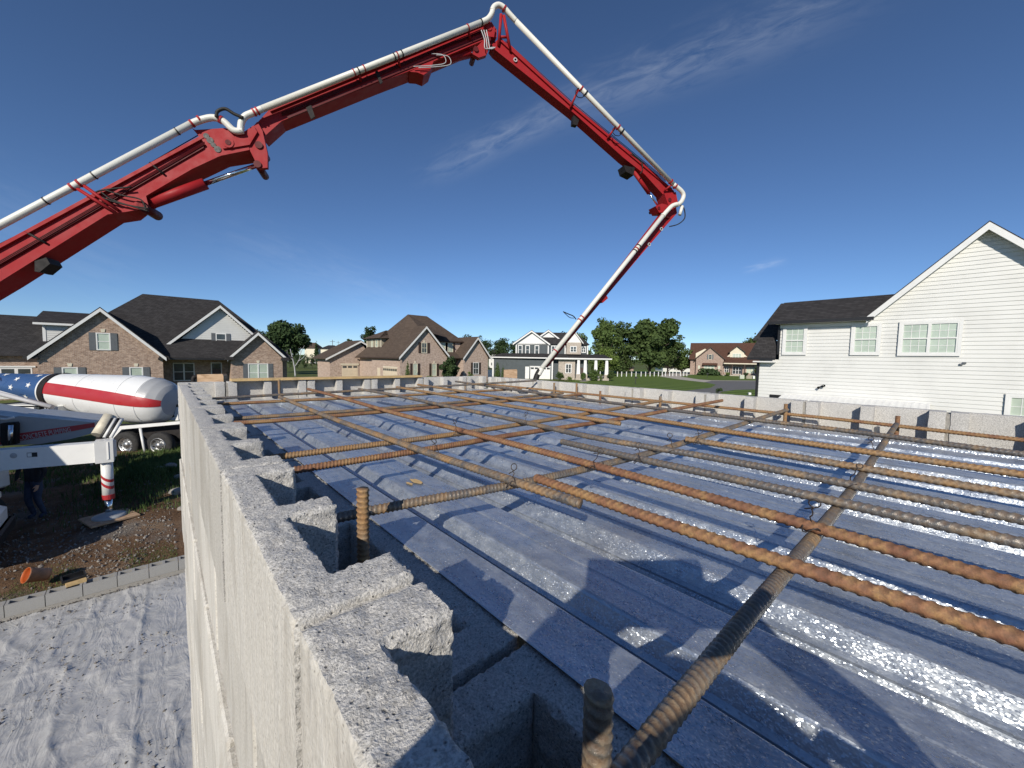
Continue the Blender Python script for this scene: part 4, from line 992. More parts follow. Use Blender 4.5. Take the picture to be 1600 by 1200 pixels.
mb = MB(); mb.prism([op(1.32, zb_+.18, .007), op(1.39, zb_+.18, .007), op(1.39, zb_+.26, .007), op(1.32, zb_+.26, .007)], ORN*(sgn*.002)); mb.build('warning_sign_white', 'truck_white', outr)
mb = MB(); mb.lathe(op(1.62, zb_+.22, .002), ORN*sgn, [(0, .06), (.008, .055), (.008, .001)], 16); mb.build('round_plate', 'truck_grey', outr)
mb = MB(); mb.prism([op(.10, zb_+.1, .003), op(.24, zb_+.1, .003), op(.24, zb_+.15, .003), op(.10, zb_+.15, .003)], ORN*(sgn*.002)); mb.build('data_plate', 'black', outr)
LC = E0+ORD*.12+ORN*.15
MB().box(-.17, .13, -.17, .17, zb_-.05, ztp+.03, Matrix.Translation(LC)).build('leg_head', 'truck_white', outr)
zr1, zr0 = atd(178, 757, 9.38).z, atd(178, 776, 9.38).z
MB().tube([LC+Vector((0, 0, zb_-.05)), LC+Vector((0, 0, zr0))], .105, 18).build('leg', 'truck_white', outr)
MB().lathe(LC+Vector((0, 0, zr0)), (0, 0, 1), [(0, .08), (0, .112), (.11, .112), (.11, .08)], 18, False).build('red_collar', 'stripe_red', outr)
for k in range(2):                                                   # slanting hazard bands, wrapped round the leg
    vs = []; n = 12
    for i in range(n+1):
        a = -2.2+4.4*i/n-.2; d = (-FH*math.cos(a)+RH*math.sin(a))*.1085; z = zr0+.33+k*.16+ .09*math.sin(a)*-1
        vs += [LC+d+Vector((0, 0, z)), LC+d+Vector((0, 0, z+.07))]
    mb = MB(); mb._add(vs, [(2*i, 2*i+2, 2*i+3, 2*i+1) for i in range(n)]); mb.build('hazard_band', 'stripe_red', outr)
MB().tube([LC+Vector((0, 0, zr0)), Vector((LC.x, LC.y, PADW.z+.08))], .065, 14).build('leg_rod', 'chrome', outr)
MB().lathe((LC.x, LC.y, PADW.z+.045), (0, 0, 1), [(0, .30), (.03, .30), (.05, .26), (.09, .09), (.13, .07)], 24).build('foot', 'truck_grey', outr)
MB().bbox(-.42, .42, -.42, .42, 0, .045, .006, Matrix.Translation((LC.x, LC.y, PADW.z)) @ Matrix.Rotation(R(20), 4, 'Z')).build('foot_pad', 'plywood', outr)
MB().tube([atd(153, 680, 9.6), atd(172, 650, 9.9)], .13, 16).build('brace_tank', 'cream_tank', outr)
for k, m_ in ((0, 'black'), (1, 'truck_white'), (2, 'black'), (3, 'truck_white')):
    MB().tube([atd(158+k*5, 684, 9.3), atd(176+k*5, 654, 9.6)], .035, 8).build('brace_bar', m_, outr)
MB().tube([atd(143, 718, 9.7), atd(143, 727, 9.7)], .03, 8).build('drain_pipe', 'truck_grey', outr)

# ================================================================== MIXER TRUCK
DM = 16.5
def md(px, py, off=0.): return atd(px, py, DM+off)
mixer = root('mixer_truck', 'concrete mixer truck with starred blue and red striped white drum', 'mixer truck', tuple(Vector((md(200, 700).x, md(200, 700).y, GZ))))
A_, B_ = md(-20, 598.5), md(262, 628.5); dax = (B_-A_).normalized(); Ld = (B_-A_).length
k_ = DM/FPX
def pxs(x): return (md(x, 600+(x+20)/282*30)-A_).dot(dax)
prof = [(-20, 15), (0, 17.5), (40, 21), (84, 25.2), (90, 26), (100, 27.5), (148, 31.5), (215, 37), (243, 36), (256, 33), (266, 27), (270, 20)]
def rad(x):
    for (a, ra), (b, rb) in zip(prof, prof[1:]):
        if a <= x <= b: return (ra+(rb-ra)*(x-a)/(b-a))*k_
    return prof[-1][1]*k_
def span(x0, x1, a0=0, a1=2*math.pi, grow=0., n=8, seg=48):
    xs = sorted(set([x0, x1]+[p for p, _ in prof if x0 < p < x1]+[x0+(x1-x0)*i/n for i in range(1, n)]))
    mb = MB(); mb.lathe(A_, dax, [(pxs(x), rad(x)+grow) for x in xs], seg, True, None, a0, a1); return mb
_u = dax.cross(Vector((0, 0, 1))).normalized(); _w = dax.cross(_u)
def drum_ang(v): return math.atan2(v.dot(_w), v.dot(_u))
acam = drum_ang(-FH); aup = drum_ang(Vector((0, 0, 1)))
sg = 1 if ((aup-acam+math.pi) % (2*math.pi)-math.pi) > 0 else -1
drum = span(98, 270).build('drum', 'drum_white', mixer)
span(-20, 90).build('drum_blue_end', 'drum_blue', drum); span(89.5, 100, grow=.04).build('drum_ring', 'steel_dark', drum); span(86, 90, grow=.02).build('drum_band', 'drum_white', drum)
mb = MB(); mb.lathe(A_, dax, [(pxs(270), rad(270)), (pxs(272), rad(270)*.6), (pxs(273), .001)], 40); mb.build('drum_end', 'mark_grey', drum)
span(244, 270, min(acam+sg*R(10), acam+sg*R(110)), max(acam+sg*R(10), acam+sg*R(110)), .004, 6, 20).build('drum_panel', 'truck_grey', drum)
xsv = [99+ (270-99)*i/40 for i in range(41)]
mb = MB(); vs = []                                                     # red stripe, drifting round the drum
for x in xsv:
    f = (x-99)/169; lo_, hi_ = R(-2-f*6), R(33-f*18)
    for i in range(7):
        a = acam+sg*(lo_+(hi_-lo_)*i/6); d = _u*math.cos(a)+_w*math.sin(a); vs.append(A_+dax*pxs(x)+d*(rad(x)+.022))
mb._add(vs, [(j*7+i, j*7+i+1, (j+1)*7+i+1, (j+1)*7+i) for j in range(40) for i in range(6)], None, True); mb.build('red_stripe', 'stripe_red', drum)
for x in (148, 215, 243): MB().lathe(A_, dax, [(pxs(x)-.012, rad(x)+.002), (pxs(x)-.008, rad(x)+.014), (pxs(x)+.008, rad(x)+.014), (pxs(x)+.012, rad(x)+.002)], 48).build('weld_seam', 'drum_white', drum)
def star(px, el, s):
    mb = MB(); vs = []; a0 = acam+sg*R(el); r0 = rad(px)
    for i in range(10):
        rr = s if i % 2 == 0 else s*.40; t_ = i*math.pi/5+.2
        x = pxs(px)+rr*math.sin(t_); h = rr*math.cos(t_); a = a0+sg*h/r0; rx = r0+(rad(px+2)-rad(px-2))/4*(rr*math.sin(t_)/k_)
        vs.append(A_+dax*x+(_u*math.cos(a)+_w*math.sin(a))*(rx+.012))
    vs.append(A_+dax*pxs(px)+(_u*math.cos(a0)+_w*math.sin(a0))*(r0+.016))
    mb._add(vs, [(10, i, (i+1) % 10) for i in range(10)]); mb.build('star', 'drum_white', drum)
for px, el, s in ((47, 42, .125), (72, 20, .125), (44, 5, .125), (67, -26, .12), (73, 66, .13), (19, 68, .13), (18, 28, .11), (22, 20, .07)): star(px, el, s)
mb = MB()                                                               # dark wave painted along the lower drum
def wave(pts, mat_, g, nm):
    vs = []
    for px, e0, e1 in pts:
        for e in (e0, (e0+e1)/2, e1):
            a = acam+sg*R(e); vs.append(A_+dax*pxs(px)+(_u*math.cos(a)+_w*math.sin(a))*(rad(px)+g))
    m2 = MB(); m2._add(vs, [(j*3+i, j*3+i+1, (j+1)*3+i+1, (j+1)*3+i) for j in range(len(pts)-1) for i in range(2)], None, True); m2.build(nm, mat_, drum)
wave([(-20, -60, 55), (0, -60, 52), (8, -62, 50), (14, -64, 2), (22, -66, -22), (32, -70, -44), (42, -70, -46), (52, -70, -30), (60, -70, -16), (66, -70, -20), (74, -70, -40), (82, -72, -55)], 'drum_navy', .006, 'painted_wave')
wave([(4, 0, 18), (6, -16, 26), (9, -30, 18), (12, -40, -6), (15, -44, -28)], 'truck_grey', .009, 'painted_crest'); wave([(0, 42, 50), (12, 44, 52), (20, 34, 44), (25, 26, 30)], 'drum_navy', .008, 'painted_crest')
# chute rails, frame, pedestal, tanks, cab
MB().tube([md(-20, 610, -1.1), md(82, 636, -1.1)], .09, 6).build('chute_rail', 'mark_grey', mixer); MB().tube([md(-20, 606, -1.05), md(80, 634, -1.05)], .035, 6).build('chute_rail', 'truck_white', mixer)
mb = MB(); mb.prism([md(*q, -.8) for q in ((78, 636), (91, 635), (90, 645), (80, 647))], FH*.6); mb.build('roller_bracket', 'truck_white', mixer)
for k in range(2): MB().tube([md(70+k*4, 636, -1.), md(76+k*4, 652, -1.)], .02, 6).build('ladder_rail', 'mark_grey', mixer)
mb = MB(); mb.prism([md(*q, -.75) for q in ((170, 668), (182, 666.5), (290, 657.5), (300, 657), (300, 661), (190, 671), (172, 690), (166, 690))], FH*.12); mb.build('fender_rail', 'truck_white', mixer)
mb = MB(); mb.prism([md(*q, -.3) for q in ((150, 668), (300, 664), (300, 684), (150, 690))], FH*.9); mb.build('chassis_frame', 'steel_dark', mixer)
mb = MB(); mb.prism([md(*q, .1) for q in ((257, 657), (268, 636), (277, 637), (279, 657))], FH*.9); ped = mb.build('pedestal', 'truck_white', mixer)
mb = MB(); mb.prism([md(*q, .08) for q in ((269, 641), (272, 641), (272, 646), (269, 646))], FH*.02); mb.build('slot', 'black', ped)
MB().lathe(md(270.5, 650, .1), -FH, [(0, .06), (.02, .06), (.02, .001)], 12).build('grease_port', 'black', ped)
mb = MB(); mb.prism([md(*q, .1) for q in ((267, 625), (275, 624), (276, 636), (268, 637))], FH*.6); mb.build('gear_box', 'steel_dark', mixer)
for px, dual in ((200, False), (252, True)):
    C_ = md(px, 690, -.6); C_.z = GZ+.44; wheel(C_, -FH, mixer, .52, dual); wheel(C_+FH*2.0, FH, mixer, .52, dual)
MB().tube([md(219, 669, -.85), md(228, 716, -.85)], .045, 8).build('mud_flap_post', 'truck_white', mixer)
mb = MB(); P = md(118, 659, -.4); mb.lathe(P-dax*.55, dax, [(0, .001), (.02, .2), (.1, .3), (1.0, .3), (1.08, .2), (1.1, .001)], 20); mb.build('water_tank', 'drum_white', mixer)
mb = MB(); mb.lathe(md(118, 656, -.7), (0, 0, 1), [(0, .10), (.12, .08), (.16, .16), (.20, .16), (.20, .10), (.12, .05)], 16); mb.build('filler_neck', 'truck_white', mixer)
mb = MB(); mb.lathe(md(146, 662, -.4)-dax*.3, dax, [(0, .001), (.02, .2), (.08, .26), (.55, .26), (.62, .2), (.64, .001)], 20); mb.build('air_tank', 'mark_grey', mixer)
def slab(name, x0, x1, y0, y1, off, dep, mat_, par): 
    mb = MB(); mb.prism([md(*q, off) for q in ((x0, y0), (x1, y0), (x1, y1), (x0, y1))], FH*dep); return mb.build(name, mat_, par)
cab = slab('cab', -25, 62, 633, 690, -.6, 2.1, 'steel_dark', mixer)
slab('cab_top_rail', 8, 53, 636.5, 641, -.75, .1, 'truck_white', cab); slab('cab_pillar', 46, 54, 641, 656, -.75, .1, 'truck_white', cab); slab('cab_roof_strip', 4, 58, 632.5, 634, -.7, 2.2, 'truck_white', cab)
slab('cab_window', 10, 38, 642, 654, -.68, .06, 'house_glass', cab); slab('cab_window', 55, 61, 636, 655, -.68, .06, 'house_glass', cab)
for x in (13.5, 23.5, 36): slab('rail_clip', x, x+1.2, 636.3, 641.3, -.77, .02, 'black', cab)
slab('hood_plate', 6, 21, 650, 656, -1.2, .2, 'truck_white', cab)

# out-of-view box truck, added to shade the ground by the outrigger
BTR = TUR+ax*.42-pn*3.56; bt = rootl('shade_box_truck', 'unseen white box truck added to shade the ground by the outrigger', 'truck', (BTR.x, BTR.y, GZ), math.atan2(ax.y, ax.x))
MB().bbox(-3.4, 2.2, -1.2, 1.2, 1.0, 3.9, .05).build('cargo_box', 'truck_white', bt); MB().box(-3.3, 4.2, -.4, .4, .6, .98).build('chassis_frame', 'steel_dark', bt)
mb = MB(); mb.bbox(2.35, 4.3, -1.1, 1.1, .6, 2.5, .15); mb.build('cab', 'truck_white', bt); MB().box(4.2, 4.31, -.95, .95, 1.5, 2.25).build('windscreen', 'glass_dark', bt)
for a in (-2.2, 3.3):
    for s_ in (-1.0, 1.0): wheel(Vector((a, s_, .45)), (0, 1 if s_ > 0 else -1, 0), bt, .46)
# ================================================================== WHITE PICKUP AT THE EDGE
PU = Vector((-3.36, 11.1, GZ)); pick = rootl('pickup', 'white pickup truck parked under the outrigger beam, only its front corner showing', 'pickup', tuple(PU), R(-88))
mb = MB(); mb.bbox(-1.95, 0, -4.4, .9, .42, 1.05, .12); mb.bbox(-1.9, -.05, -.9, .85, 1.04, 1.42, .14); body = mb.build('body', 'truck_white', pick)
mb = MB(); mb.prism([Vector((-1.85, -.75, 1.40)), Vector((-.1, -.75, 1.40)), Vector((-.22, -1.15, 1.95)), Vector((-1.73, -1.15, 1.95))], (0, -1.7, 0)); mb.build('cabin', 'truck_white', pick)
MB().box(-1.86, -.09, -2.75, -.95, 1.45, 1.86).build('window_band', 'glass_dark', pick)
for a, b in ((-.0, 1), (-1.95, -1)):
    for y in (.05, -3.5): wheel(Vector((a-.12*b, y, .40)), (b, 0, 0), pick, .40)
MB().bbox(-.30, .015, .70, .92, .78, 1.02, .03).build('headlight', 'chrome', pick); MB().bbox(-.08, .02, .45, .70, .84, .98, .02).build('turn_signal', 'glass_dark', pick)
MB().bbox(-1.97, .02, .86, .98, .45, .70, .04).build('bumper', 'steel_dark', pick)
# ================================================================== HOUSES
def house(name, label, P, u, group=None):
    o = rootl(name, label, 'house', (P[0], P[1], GZ), math.atan2(u[1], u[0]), group); return o
def gable_wall(par, xl, xr, ze, xp, zp, y0, y1, mat_, z0=0., name='wall'):
    mb = MB(); mb.prism([Vector((xl, y0, z0)), Vector((xr, y0, z0)), Vector((xr, y0, ze)), Vector((xp, y0, zp)), Vector((xl, y0, ze))], (0, y1-y0, 0)); return mb.build(name, mat_, par)
def box(par, x0, x1, y0, y1, z0, z1, mat_, name='wall'): return MB().box(x0, x1, y0, y1, z0, z1).build(name, mat_, par)
def gable_roof(par, xl, xr, ze, xp, zp, y0, y1, mat_, t=.16, trim='trim_white', tw=.24, soffit=True):
    mb = MB()
    for a, b in ((xl, ze), (xr, ze)):
        mb.prism([Vector((a, y0, b)), Vector((xp, y0, zp)), Vector((xp, y0, zp+t)), Vector((a, y0, b+t))], (0, y1-y0, 0))
    r = mb.build('roof', mat_, par)
    if trim:
        for a, b in ((xl, ze), (xr, ze)):
            m2 = MB(); m2.prism([Vector((a, y0-.035, b-tw)), Vector((xp, y0-.035, zp-tw)), Vector((xp, y0-.035, zp+t*.35)), Vector((a, y0-.035, b+t*.35))], (0, .03, 0)); m2.build('rake_board', trim, r)
    return r
def slabroof(par, pts, t, mat_, name='roof'):
    mb = MB(); mb.prism([Vector(p) for p in pts], (0, 0, t)); return mb.build(name, mat_, par)
def window(par, x0, x1, z0, z1, y, frame='trim_white', pane='house_glass', f=.09, nx=1, ny=2, shut=None, sw=.42, split=None, out=.06, mun=.035):
    mb = MB(); mb.box(x0, x1, y-out, y+.02, z1-f, z1); mb.box(x0, x1, y-out, y+.02, z0, z0+f); mb.box(x0, x0+f, y-out, y+.02, z0+f, z1-f); mb.box(x1-f, x1, y-out, y+.02, z0+f, z1-f)
    w = mb.build('window', frame, par)
    cols = [(x0+f, x1-f)] if not split else [(x0+f+(x1-x0-2*f)*i/split+(.04 if i else 0), x0+f+(x1-x0-2*f)*(i+1)/split-(.04 if i < split-1 else 0)) for i in range(split)]
    for i in range(1, split or 1):
        xm = x0+f+(x1-x0-2*f)*i/split; MB().box(xm-.06, xm+.06, y-out+.004, y+.02, z0+f, z1-f).build('mullion', frame, w)
    for a, b in cols:
        MB().box(a, b, y-.012, y+.0, z0+f, z1-f).build('pane', pane, w)
        m2 = MB()
        for i in range(1, nx): xm = a+(b-a)*i/nx; m2.box(xm-mun/2, xm+mun/2, y-.034, y-.014, z0+f, z1-f)
        for j in range(1, ny): zm = z0+f+(z1-z0-2*f)*j/ny; k = 1.7 if j*2 == ny else 1.; m2.box(a, b, y-.038, y-.0135, zm-mun/2*k, zm+mun/2*k)
        if m2.f: m2.build('muntin', frame, w)
    if shut:
        for a in (x0-sw-.02, x1+.02):
            s_ = MB().box(a, a+sw, y-.05, y+.005, z0, z1).build('shutter', shut, w)
    return w
def lintel(par, x, z, y): 
    mb = MB(); mb.prism([Vector((x-.10, y-.04, z)), Vector((x+.10, y-.04, z)), Vector((x+.15, y-.04, z+.28)), Vector((x-.15, y-.04, z+.28))], (0, .05, 0)); mb.build('keystone', 'siding_cream', par)
def garage(par, x0, x1, z0, z1, y, mat_, lites=True, rows=4):
    d = MB().box(x0, x1, y-.02, y+.03, z0, z1).build('garage_door', mat_, par); h = (z1-z0)/rows
    for r in range(rows):
        n = max(2, int((x1-x0)/.7)); 
        for i in range(n):
            a = x0+(x1-x0)*(i+.12)/n; b = x0+(x1-x0)*(i+.88)/n
            top = lites and r == rows-1
            MB().box(a, b, y-.034, y-.021, z0+h*r+h*.2, z0+h*r+h*.8).build('door_lite' if top else 'door_panel', 'house_glass' if top else mat_, d)
    return d
def hipface(par, faces, mat_, name='roof'):
    mb = MB()
    for f in faces: mb.poly([Vector(p) for p in f])
    return mb.build(name, mat_, par)

# ---- 1. brown brick house behind the mixer truck
h1 = house('brick_house', 'brown brick house with black roof, white gables and grey shutters behind the mixer truck', (0, 50, 0), (1, 0))
E0_ = 3.72
hipface(h1, [[(-8.2, -.2, E0_), (11.2, -.2, E0_), (4.9, 5.2, 10.1), (-1.3, 5.2, 10.1)], [(11.2, -.2, E0_), (11.2, 12, E0_), (4.9, 5.2, 10.1)], [(11.2, 12, E0_), (-8.2, 12, E0_), (-1.3, 5.2, 10.1), (4.9, 5.2, 10.1)], [(-8.2, 12, E0_), (-8.2, -.2, E0_), (-1.3, 5.2, 10.1)]], 'roof_black', 'main_roof')
box(h1, -7.7, 10.95, 2.2, 11.5, 0, 3.7, 'brick_brown')
gable_wall(h1, -7.6, .02, 3.75, -3.88, 7.75, -.6, 6., 'brick_brown'); gable_roof(h1, -8.05, .28, 3.62, -3.88, 7.85, -.95, 7.5, 'roof_black')
gable_wall(h1, .5, 9.0, 4.62, 4.65, 8.85, 1.4, 7., 'siding_white', 4.4); gable_roof(h1, -.15, 9.4, 4.48, 4.65, 9.12, .9, 7.5, 'roof_black')
for k in range(22): 
    z = 4.66+k*.19; 
    if z > 8.7: break
    x0_ = .62+(z-4.62)*.985; x1_ = 8.9-(z-4.62)*1.02
    MB().box(x0_, x1_, 1.375, 1.399, z, z+.175).build('siding_board', 'siding_white', h1)
gable_wall(h1, 5.3, 10.0, 3.75, 7.69, 6.2, -.3, 6., 'brick_brown'); gable_roof(h1, 4.95, 10.45, 3.62, 7.69, 6.42, -.8, 6.5, 'roof_black')
slabroof(h1, [(-.2, -.5, 3.62), (5.3, -.5, 3.62), (5.3, 1.6, 4.72), (-.2, 1.6, 4.72)], .12, 'roof_black', 'porch_roof'); MB().box(-.1, 5.2, -.55, -.42, 3.50, 3.64).build('gutter', 'gutter_black', h1)
for xa in (-7.9, .1, 5.15, 10.2): MB().prism([Vector((xa-.45, -.9, 3.5)), Vector((xa+.45, -.9, 3.5)), Vector((xa+.3, -.9, 3.85)), Vector((xa-.3, -.9, 3.85))], (0, .5, 0)).build('eave_return', 'roof_black', h1)
window(h1, -4.25, -3.36, 4.28, 5.80, -.6, pane='pane_blind', shut='shutter_grey', sw=.40); lintel(h1, -3.8, 5.85, -.6)
for x in (-5.85, -1.82): window(h1, x-.46, x+.46, 1.0, 2.80, -.6, pane='pane_blind', shut='shutter_grey', sw=.42); lintel(h1, x, 2.85, -.6)
window(h1, 4.22, 5.12, 4.92, 6.28, 1.37, pane='house_glass', shut='shutter_grey', sw=.34)
window(h1, 6.75, 8.60, 1.15, 3.15, -.3, pane='pane_blind', shut='shutter_grey', sw=.42, split=2); lintel(h1, 7.68, 3.2, -.3)
window(h1, .75, 2.45, 1.3, 3.15, 2.2, split=2); window(h1, 3.8, 4.75, .4, 3.2, 2.2, ny=1); MB().box(3.95, 4.6, 2.1, 2.17, .5, 2.5).build('front_door', 'door_dark', h1)
box(h1, -22, -7.4, 2.0, 11, 0, 3.7, 'brick_brown'); slabroof(h1, [(-22, 1.5, 3.65), (-7.2, 1.5, 3.65), (-7.2, 6.5, 7.2), (-14.4, 6.5, 7.2)], .1, 'roof_black'); hipface(h1, [[(-22, 1.5, 3.7), (-14.4, 6.5, 7.25), (-22, 11.5, 3.7)], [(-22, 11.5, 3.7), (-14.4, 6.5, 7.25), (-7, 6.5, 7.25), (-7, 11.5, 3.7)]], 'roof_black')
garage(h1, -10.9, -8.3, .1, 2.72, 2.0, 'garage_white'); MB().box(-11.1, -8.1, 1.93, 1.99, 2.72, 2.85).build('door_trim', 'trim_white', h1)
box(h1, -7.75, -4.5, 3.3, 7, 4.5, 6.55, 'siding_white'); slabroof(h1, [(-8.3, 2.8, 6.55), (-3.9, 2.8, 6.55), (-3.9, 7.5, 7.8), (-8.3, 7.5, 7.8)], .12, 'roof_black')
MB().box(-8.25, -4, 2.78, 2.84, 6.42, 6.6).build('fascia', 'trim_white', h1); MB().box(-7.79, -7.6, 3.24, 3.3, 4.6, 6.5).build('corner_board', 'trim_white', h1)
for k in range(9): MB().box(-7.55, -4.6, 3.27, 3.299, 4.75+k*.19, 4.925+k*.19).build('siding_board', 'siding_white', h1)

# ---- 2. tan brick house
C2 = atd(625, 565, 57.); h2 = house('brick_house', 'tan brick house with brown roof, brown shutters and two garage doors', (C2.x, C2.y), (1, 0))
box(h2, 4.6, 12.6, 3., 15.5, 0, 6.9, 'brick_tan'); box(h2, -.02, 4., .1, 10.3, 0, 3.9, 'brick_tan'); box(h2, .35, 4, 10.2, 16.5, 0, 3.9, 'brick_tan')
gable_wall(h2, 0, 8.0, 4.15, 4.12, 8.55, 0, 8., 'brick_tan'); gable_roof(h2, -.35, 8.55, 3.98, 4.12, 8.75, -.45, 8.5, 'roof_brown', tw=.30)
gable_wall(h2, 11.2, 16.35, 4.2, 13.84, 7.4, 0, 8., 'brick_tan'); gable_roof(h2, 10.85, 16.85, 4.0, 13.84, 7.55, -.45, 8.5, 'roof_brown', tw=.30)
hipface(h2, [[(-.45, -.2, 3.95), (5.2, 7.8, 11.25), (8.8, 7.8, 11.25), (8.9, 1.0, 7.3), (4.3, 1.5, 8.3)], [(-.45, -.2, 3.95), (-.45, 16.5, 3.95), (5.2, 7.8, 11.25)], [(-.45, 16.5, 3.95), (13.1, 16.5, 6.9), (8.8, 7.8, 11.25), (5.2, 7.8, 11.25)], [(13.1, 16.5, 6.9), (13.1, 2.6, 6.9), (8.8, 7.8, 11.25)], [(13.1, 2.6, 6.9), (7.0, 2.6, 6.9), (8.8, 7.8, 11.25)]], 'roof_brown', 'main_roof')
MB().box(6.5, 13.1, 2.55, 2.7, 6.72, 6.9).build('gutter', 'shutter_brown', h2)
slabroof(h2, [(7.5, .3, 4.0), (11.5, .3, 4.0), (11.5, 3.1, 5.0), (7.5, 3.1, 5.0)], .1, 'roof_brown', 'porch_roof')
for a, b in ((2.04, 2.82), (5.25, 6.1)): window(h2, a, b, 1.2, 3.15, 0, 'siding_cream', 'pane_blind', shut='shutter_brown', sw=.40, nx=2, ny=2); lintel(h2, (a+b)/2, 3.2, 0)
window(h2, 3.46, 4.42, 4.72, 6.32, 0, 'siding_cream', 'house_glass', shut='shutter_brown', sw=.46, nx=2, ny=2); lintel(h2, 3.94, 6.35, 0)
window(h2, 13.15, 14.35, 1.35, 3.35, 0, 'trim_white', 'house_glass', shut='shutter_brown', sw=.42, nx=2, ny=2)
for a in (8.5, 10.0): window(h2, a, a+1.1, 5.0, 6.6, 3., 'siding_cream', 'pane_blind', shut='shutter_brown', sw=.35, nx=2, ny=2)
# side, facing the brown house
def side(par, fn): pass
MS = Matrix.Rotation(R(-90), 4, 'Z')
def sidepart(par, fn_parts):
    """parts drawn for a front face, turned to face -x"""
    before = set(bpy.data.objects); fn_parts(); new = [o for o in bpy.data.objects if o not in before]
    for o in new: 
        if o.data: o.data.transform(Matrix(((0, 1, 0, 0), (-1, 0, 0, 0), (0, 0, 1, 0), (0, 0, 0, 1))))
sidepart(h2, lambda: (garage(h2, -5.8, -.9, .1, 2.4, -.02, 'garage_tan'), MB().box(-8.0, -6.9, -.05, .02, .1, 2.3).build('side_door', 'garage_tan', h2), MB().box(-5.9, -.8, -.05, -.0, 2.45, 2.6).build('door_trim', 'siding_cream', h2), MB().box(-16.6, .3, -.5, -.38, 3.80, 3.98).build('gutter', 'shutter_brown', h2)))
dm = box(h2, .9, 4.5, 8.6, 14.6, 4.5, 7.15, 'siding_olive', 'dormer'); hipface(h2, [[(.3, 7.9, 7.1), (.3, 15.3, 7.1), (3.0, 11.6, 8.6), (5.5, 11.6, 8.6), (5.5, 11.6, 8.6)], [(.3, 7.9, 7.1), (3.0, 11.6, 8.6), (5.5, 11.6, 8.6), (5.5, 7.9, 7.1)], [(.3, 15.3, 7.1), (5.5, 15.3, 7.1), (5.5, 11.6, 8.6), (3.0, 11.6, 8.6)]], 'roof_brown', 'dormer_roof')
sidepart(h2, lambda: (window(h2, -12.7, -11.9, 4.95, 6.9, .9, 'siding_cream', 'pane_blind'), window(h2, -10.9, -9.9, 5.6, 6.9, .9, 'siding_cream', 'pane_blind'), MB().box(-14.65, -14.45, .84, .9, 4.5, 7.1).build('corner_board', 'siding_cream', h2), MB().box(-8.75, -8.55, .84, .9, 4.5, 7.1).build('corner_board', 'siding_cream', h2), MB().box(-14.6, -8.6, .84, .9, 4.45, 4.6).build('sill_board', 'siding_cream', h2)))
gable_wall(h2, -4.6, 3.2, 3.6, .6, 6.5, 17., 24, 'brick_tan'); gable_roof(h2, -5.4, 6.6, 3.5, .6, 6.75, 16.5, 24.5, 'roof_brown', tw=.25); garage(h2, -2.6, .15, .1, 2.45, 17., 'garage_tan'); MB().box(-2.8, .35, 16.9, 16.98, 2.5, 2.75).build('door_trim', 'siding_cream', h2)

# ---- 3. dark blue-grey house with porch
C3 = atd(862, 585, 80.); r3 = ray(862, 560); u3 = Vector((r3.y, -r3.x, 0)).normalized()
h3 = house('dark_house', 'dark blue grey two storey house with white trim, stone bay and columned porch', (C3.x, C3.y), u3)
box(h3, -12.3, 0, 0, 9., 0, 4.5, 'siding_dark'); box(h3, 0, 7.3, .8, 9., 0, 4.5, 'siding_dark'); box(h3, -7.6, 7.3, 1.8, 9, 4.5, 7.25, 'siding_dark')
hipface(h3, [[(-12.9, -.5, 4.42), (11.9, -.9, 4.42), (10.6, 1.7, 5.25), (-10.4, 1.7, 5.25)], [(11.9, -.9, 4.42), (11.9, 9, 4.42), (10.6, 7.5, 5.25), (10.6, 1.7, 5.25)], [(-12.9, 9, 4.42), (-12.9, -.5, 4.42), (-10.4, 1.7, 5.25), (-10.4, 8, 5.25)]], 'roof_black', 'lower_roof')
MB().prism([Vector((-12.9, -.54, 4.22)), Vector((11.9, -.94, 4.22)), Vector((11.9, -.94, 4.44)), Vector((-12.9, -.54, 4.44))], (0, .06, 0)).build('fascia', 'trim_white', h3)
MB().box(0, 11.8, -.8, 1.5, 4.15, 4.24).build('porch_ceiling', 'trim_white', h3)
gable_wall(h3, -7.65, -.9, 7.35, -4.35, 9.75, 1.72, 8, 'trim_white', 7.2); gable_roof(h3, -8.25, -.45, 7.2, -4.35, 9.95, 1.2, 8.5, 'roof_black', tw=.28)
for k in range(14): 
    x = -7.3+k*.45; zt = 7.3+(1-abs(x+4.35)/3.4)*2.3
    if zt > 7.55: MB().box(x-.03, x+.03, 1.69, 1.719, 7.32, zt).build('batten', 'trim_white', h3)
MB().box(-7.7, -.85, 1.66, 1.75, 7.08, 7.32).build('band_board', 'trim_white', h3)
gable_roof(h3, -5.2, 3.2, 7.2, -.9, 10.25, 3.4, 9.2, 'roof_black', tw=.28); gable_wall(h3, -4.8, 2.8, 7.2, -.9, 10.0, 3.8, 9, 'trim_white', 7.2)
hipface(h3, [[(-8, 1.6, 7.2), (7.7, 1.4, 7.2), (5, 5.4, 9.9), (-5, 5.4, 9.9)], [(7.7, 1.4, 7.2), (7.7, 9.3, 7.2), (5, 5.4, 9.9)]], 'roof_black', 'upper_roof')
box(h3, 2.9, 5.85, .6, 4, 5.2, 7.6, 'stone_veneer', 'stone_bay'); gable_wall(h3, 2.9, 5.85, 7.6, 4.38, 9.8, .62, 4, 'trim_white', 7.55); gable_roof(h3, 2.5, 6.25, 7.5, 4.38, 9.95, .2, 4.4, 'roof_black', tw=.22)
for k in range(7):
    x = 3.1+k*.43; zt = 7.6+(1-abs(x-4.38)/1.48)*2.1
    if zt > 7.75: MB().box(x-.025, x+.025, .59, .619, 7.6, zt).build('batten', 'trim_white', h3)
for x in (-7.15, -5.6, -3.65): window(h3, x-.05, x+.92, 5.0, 6.98, 1.8, f=.16)
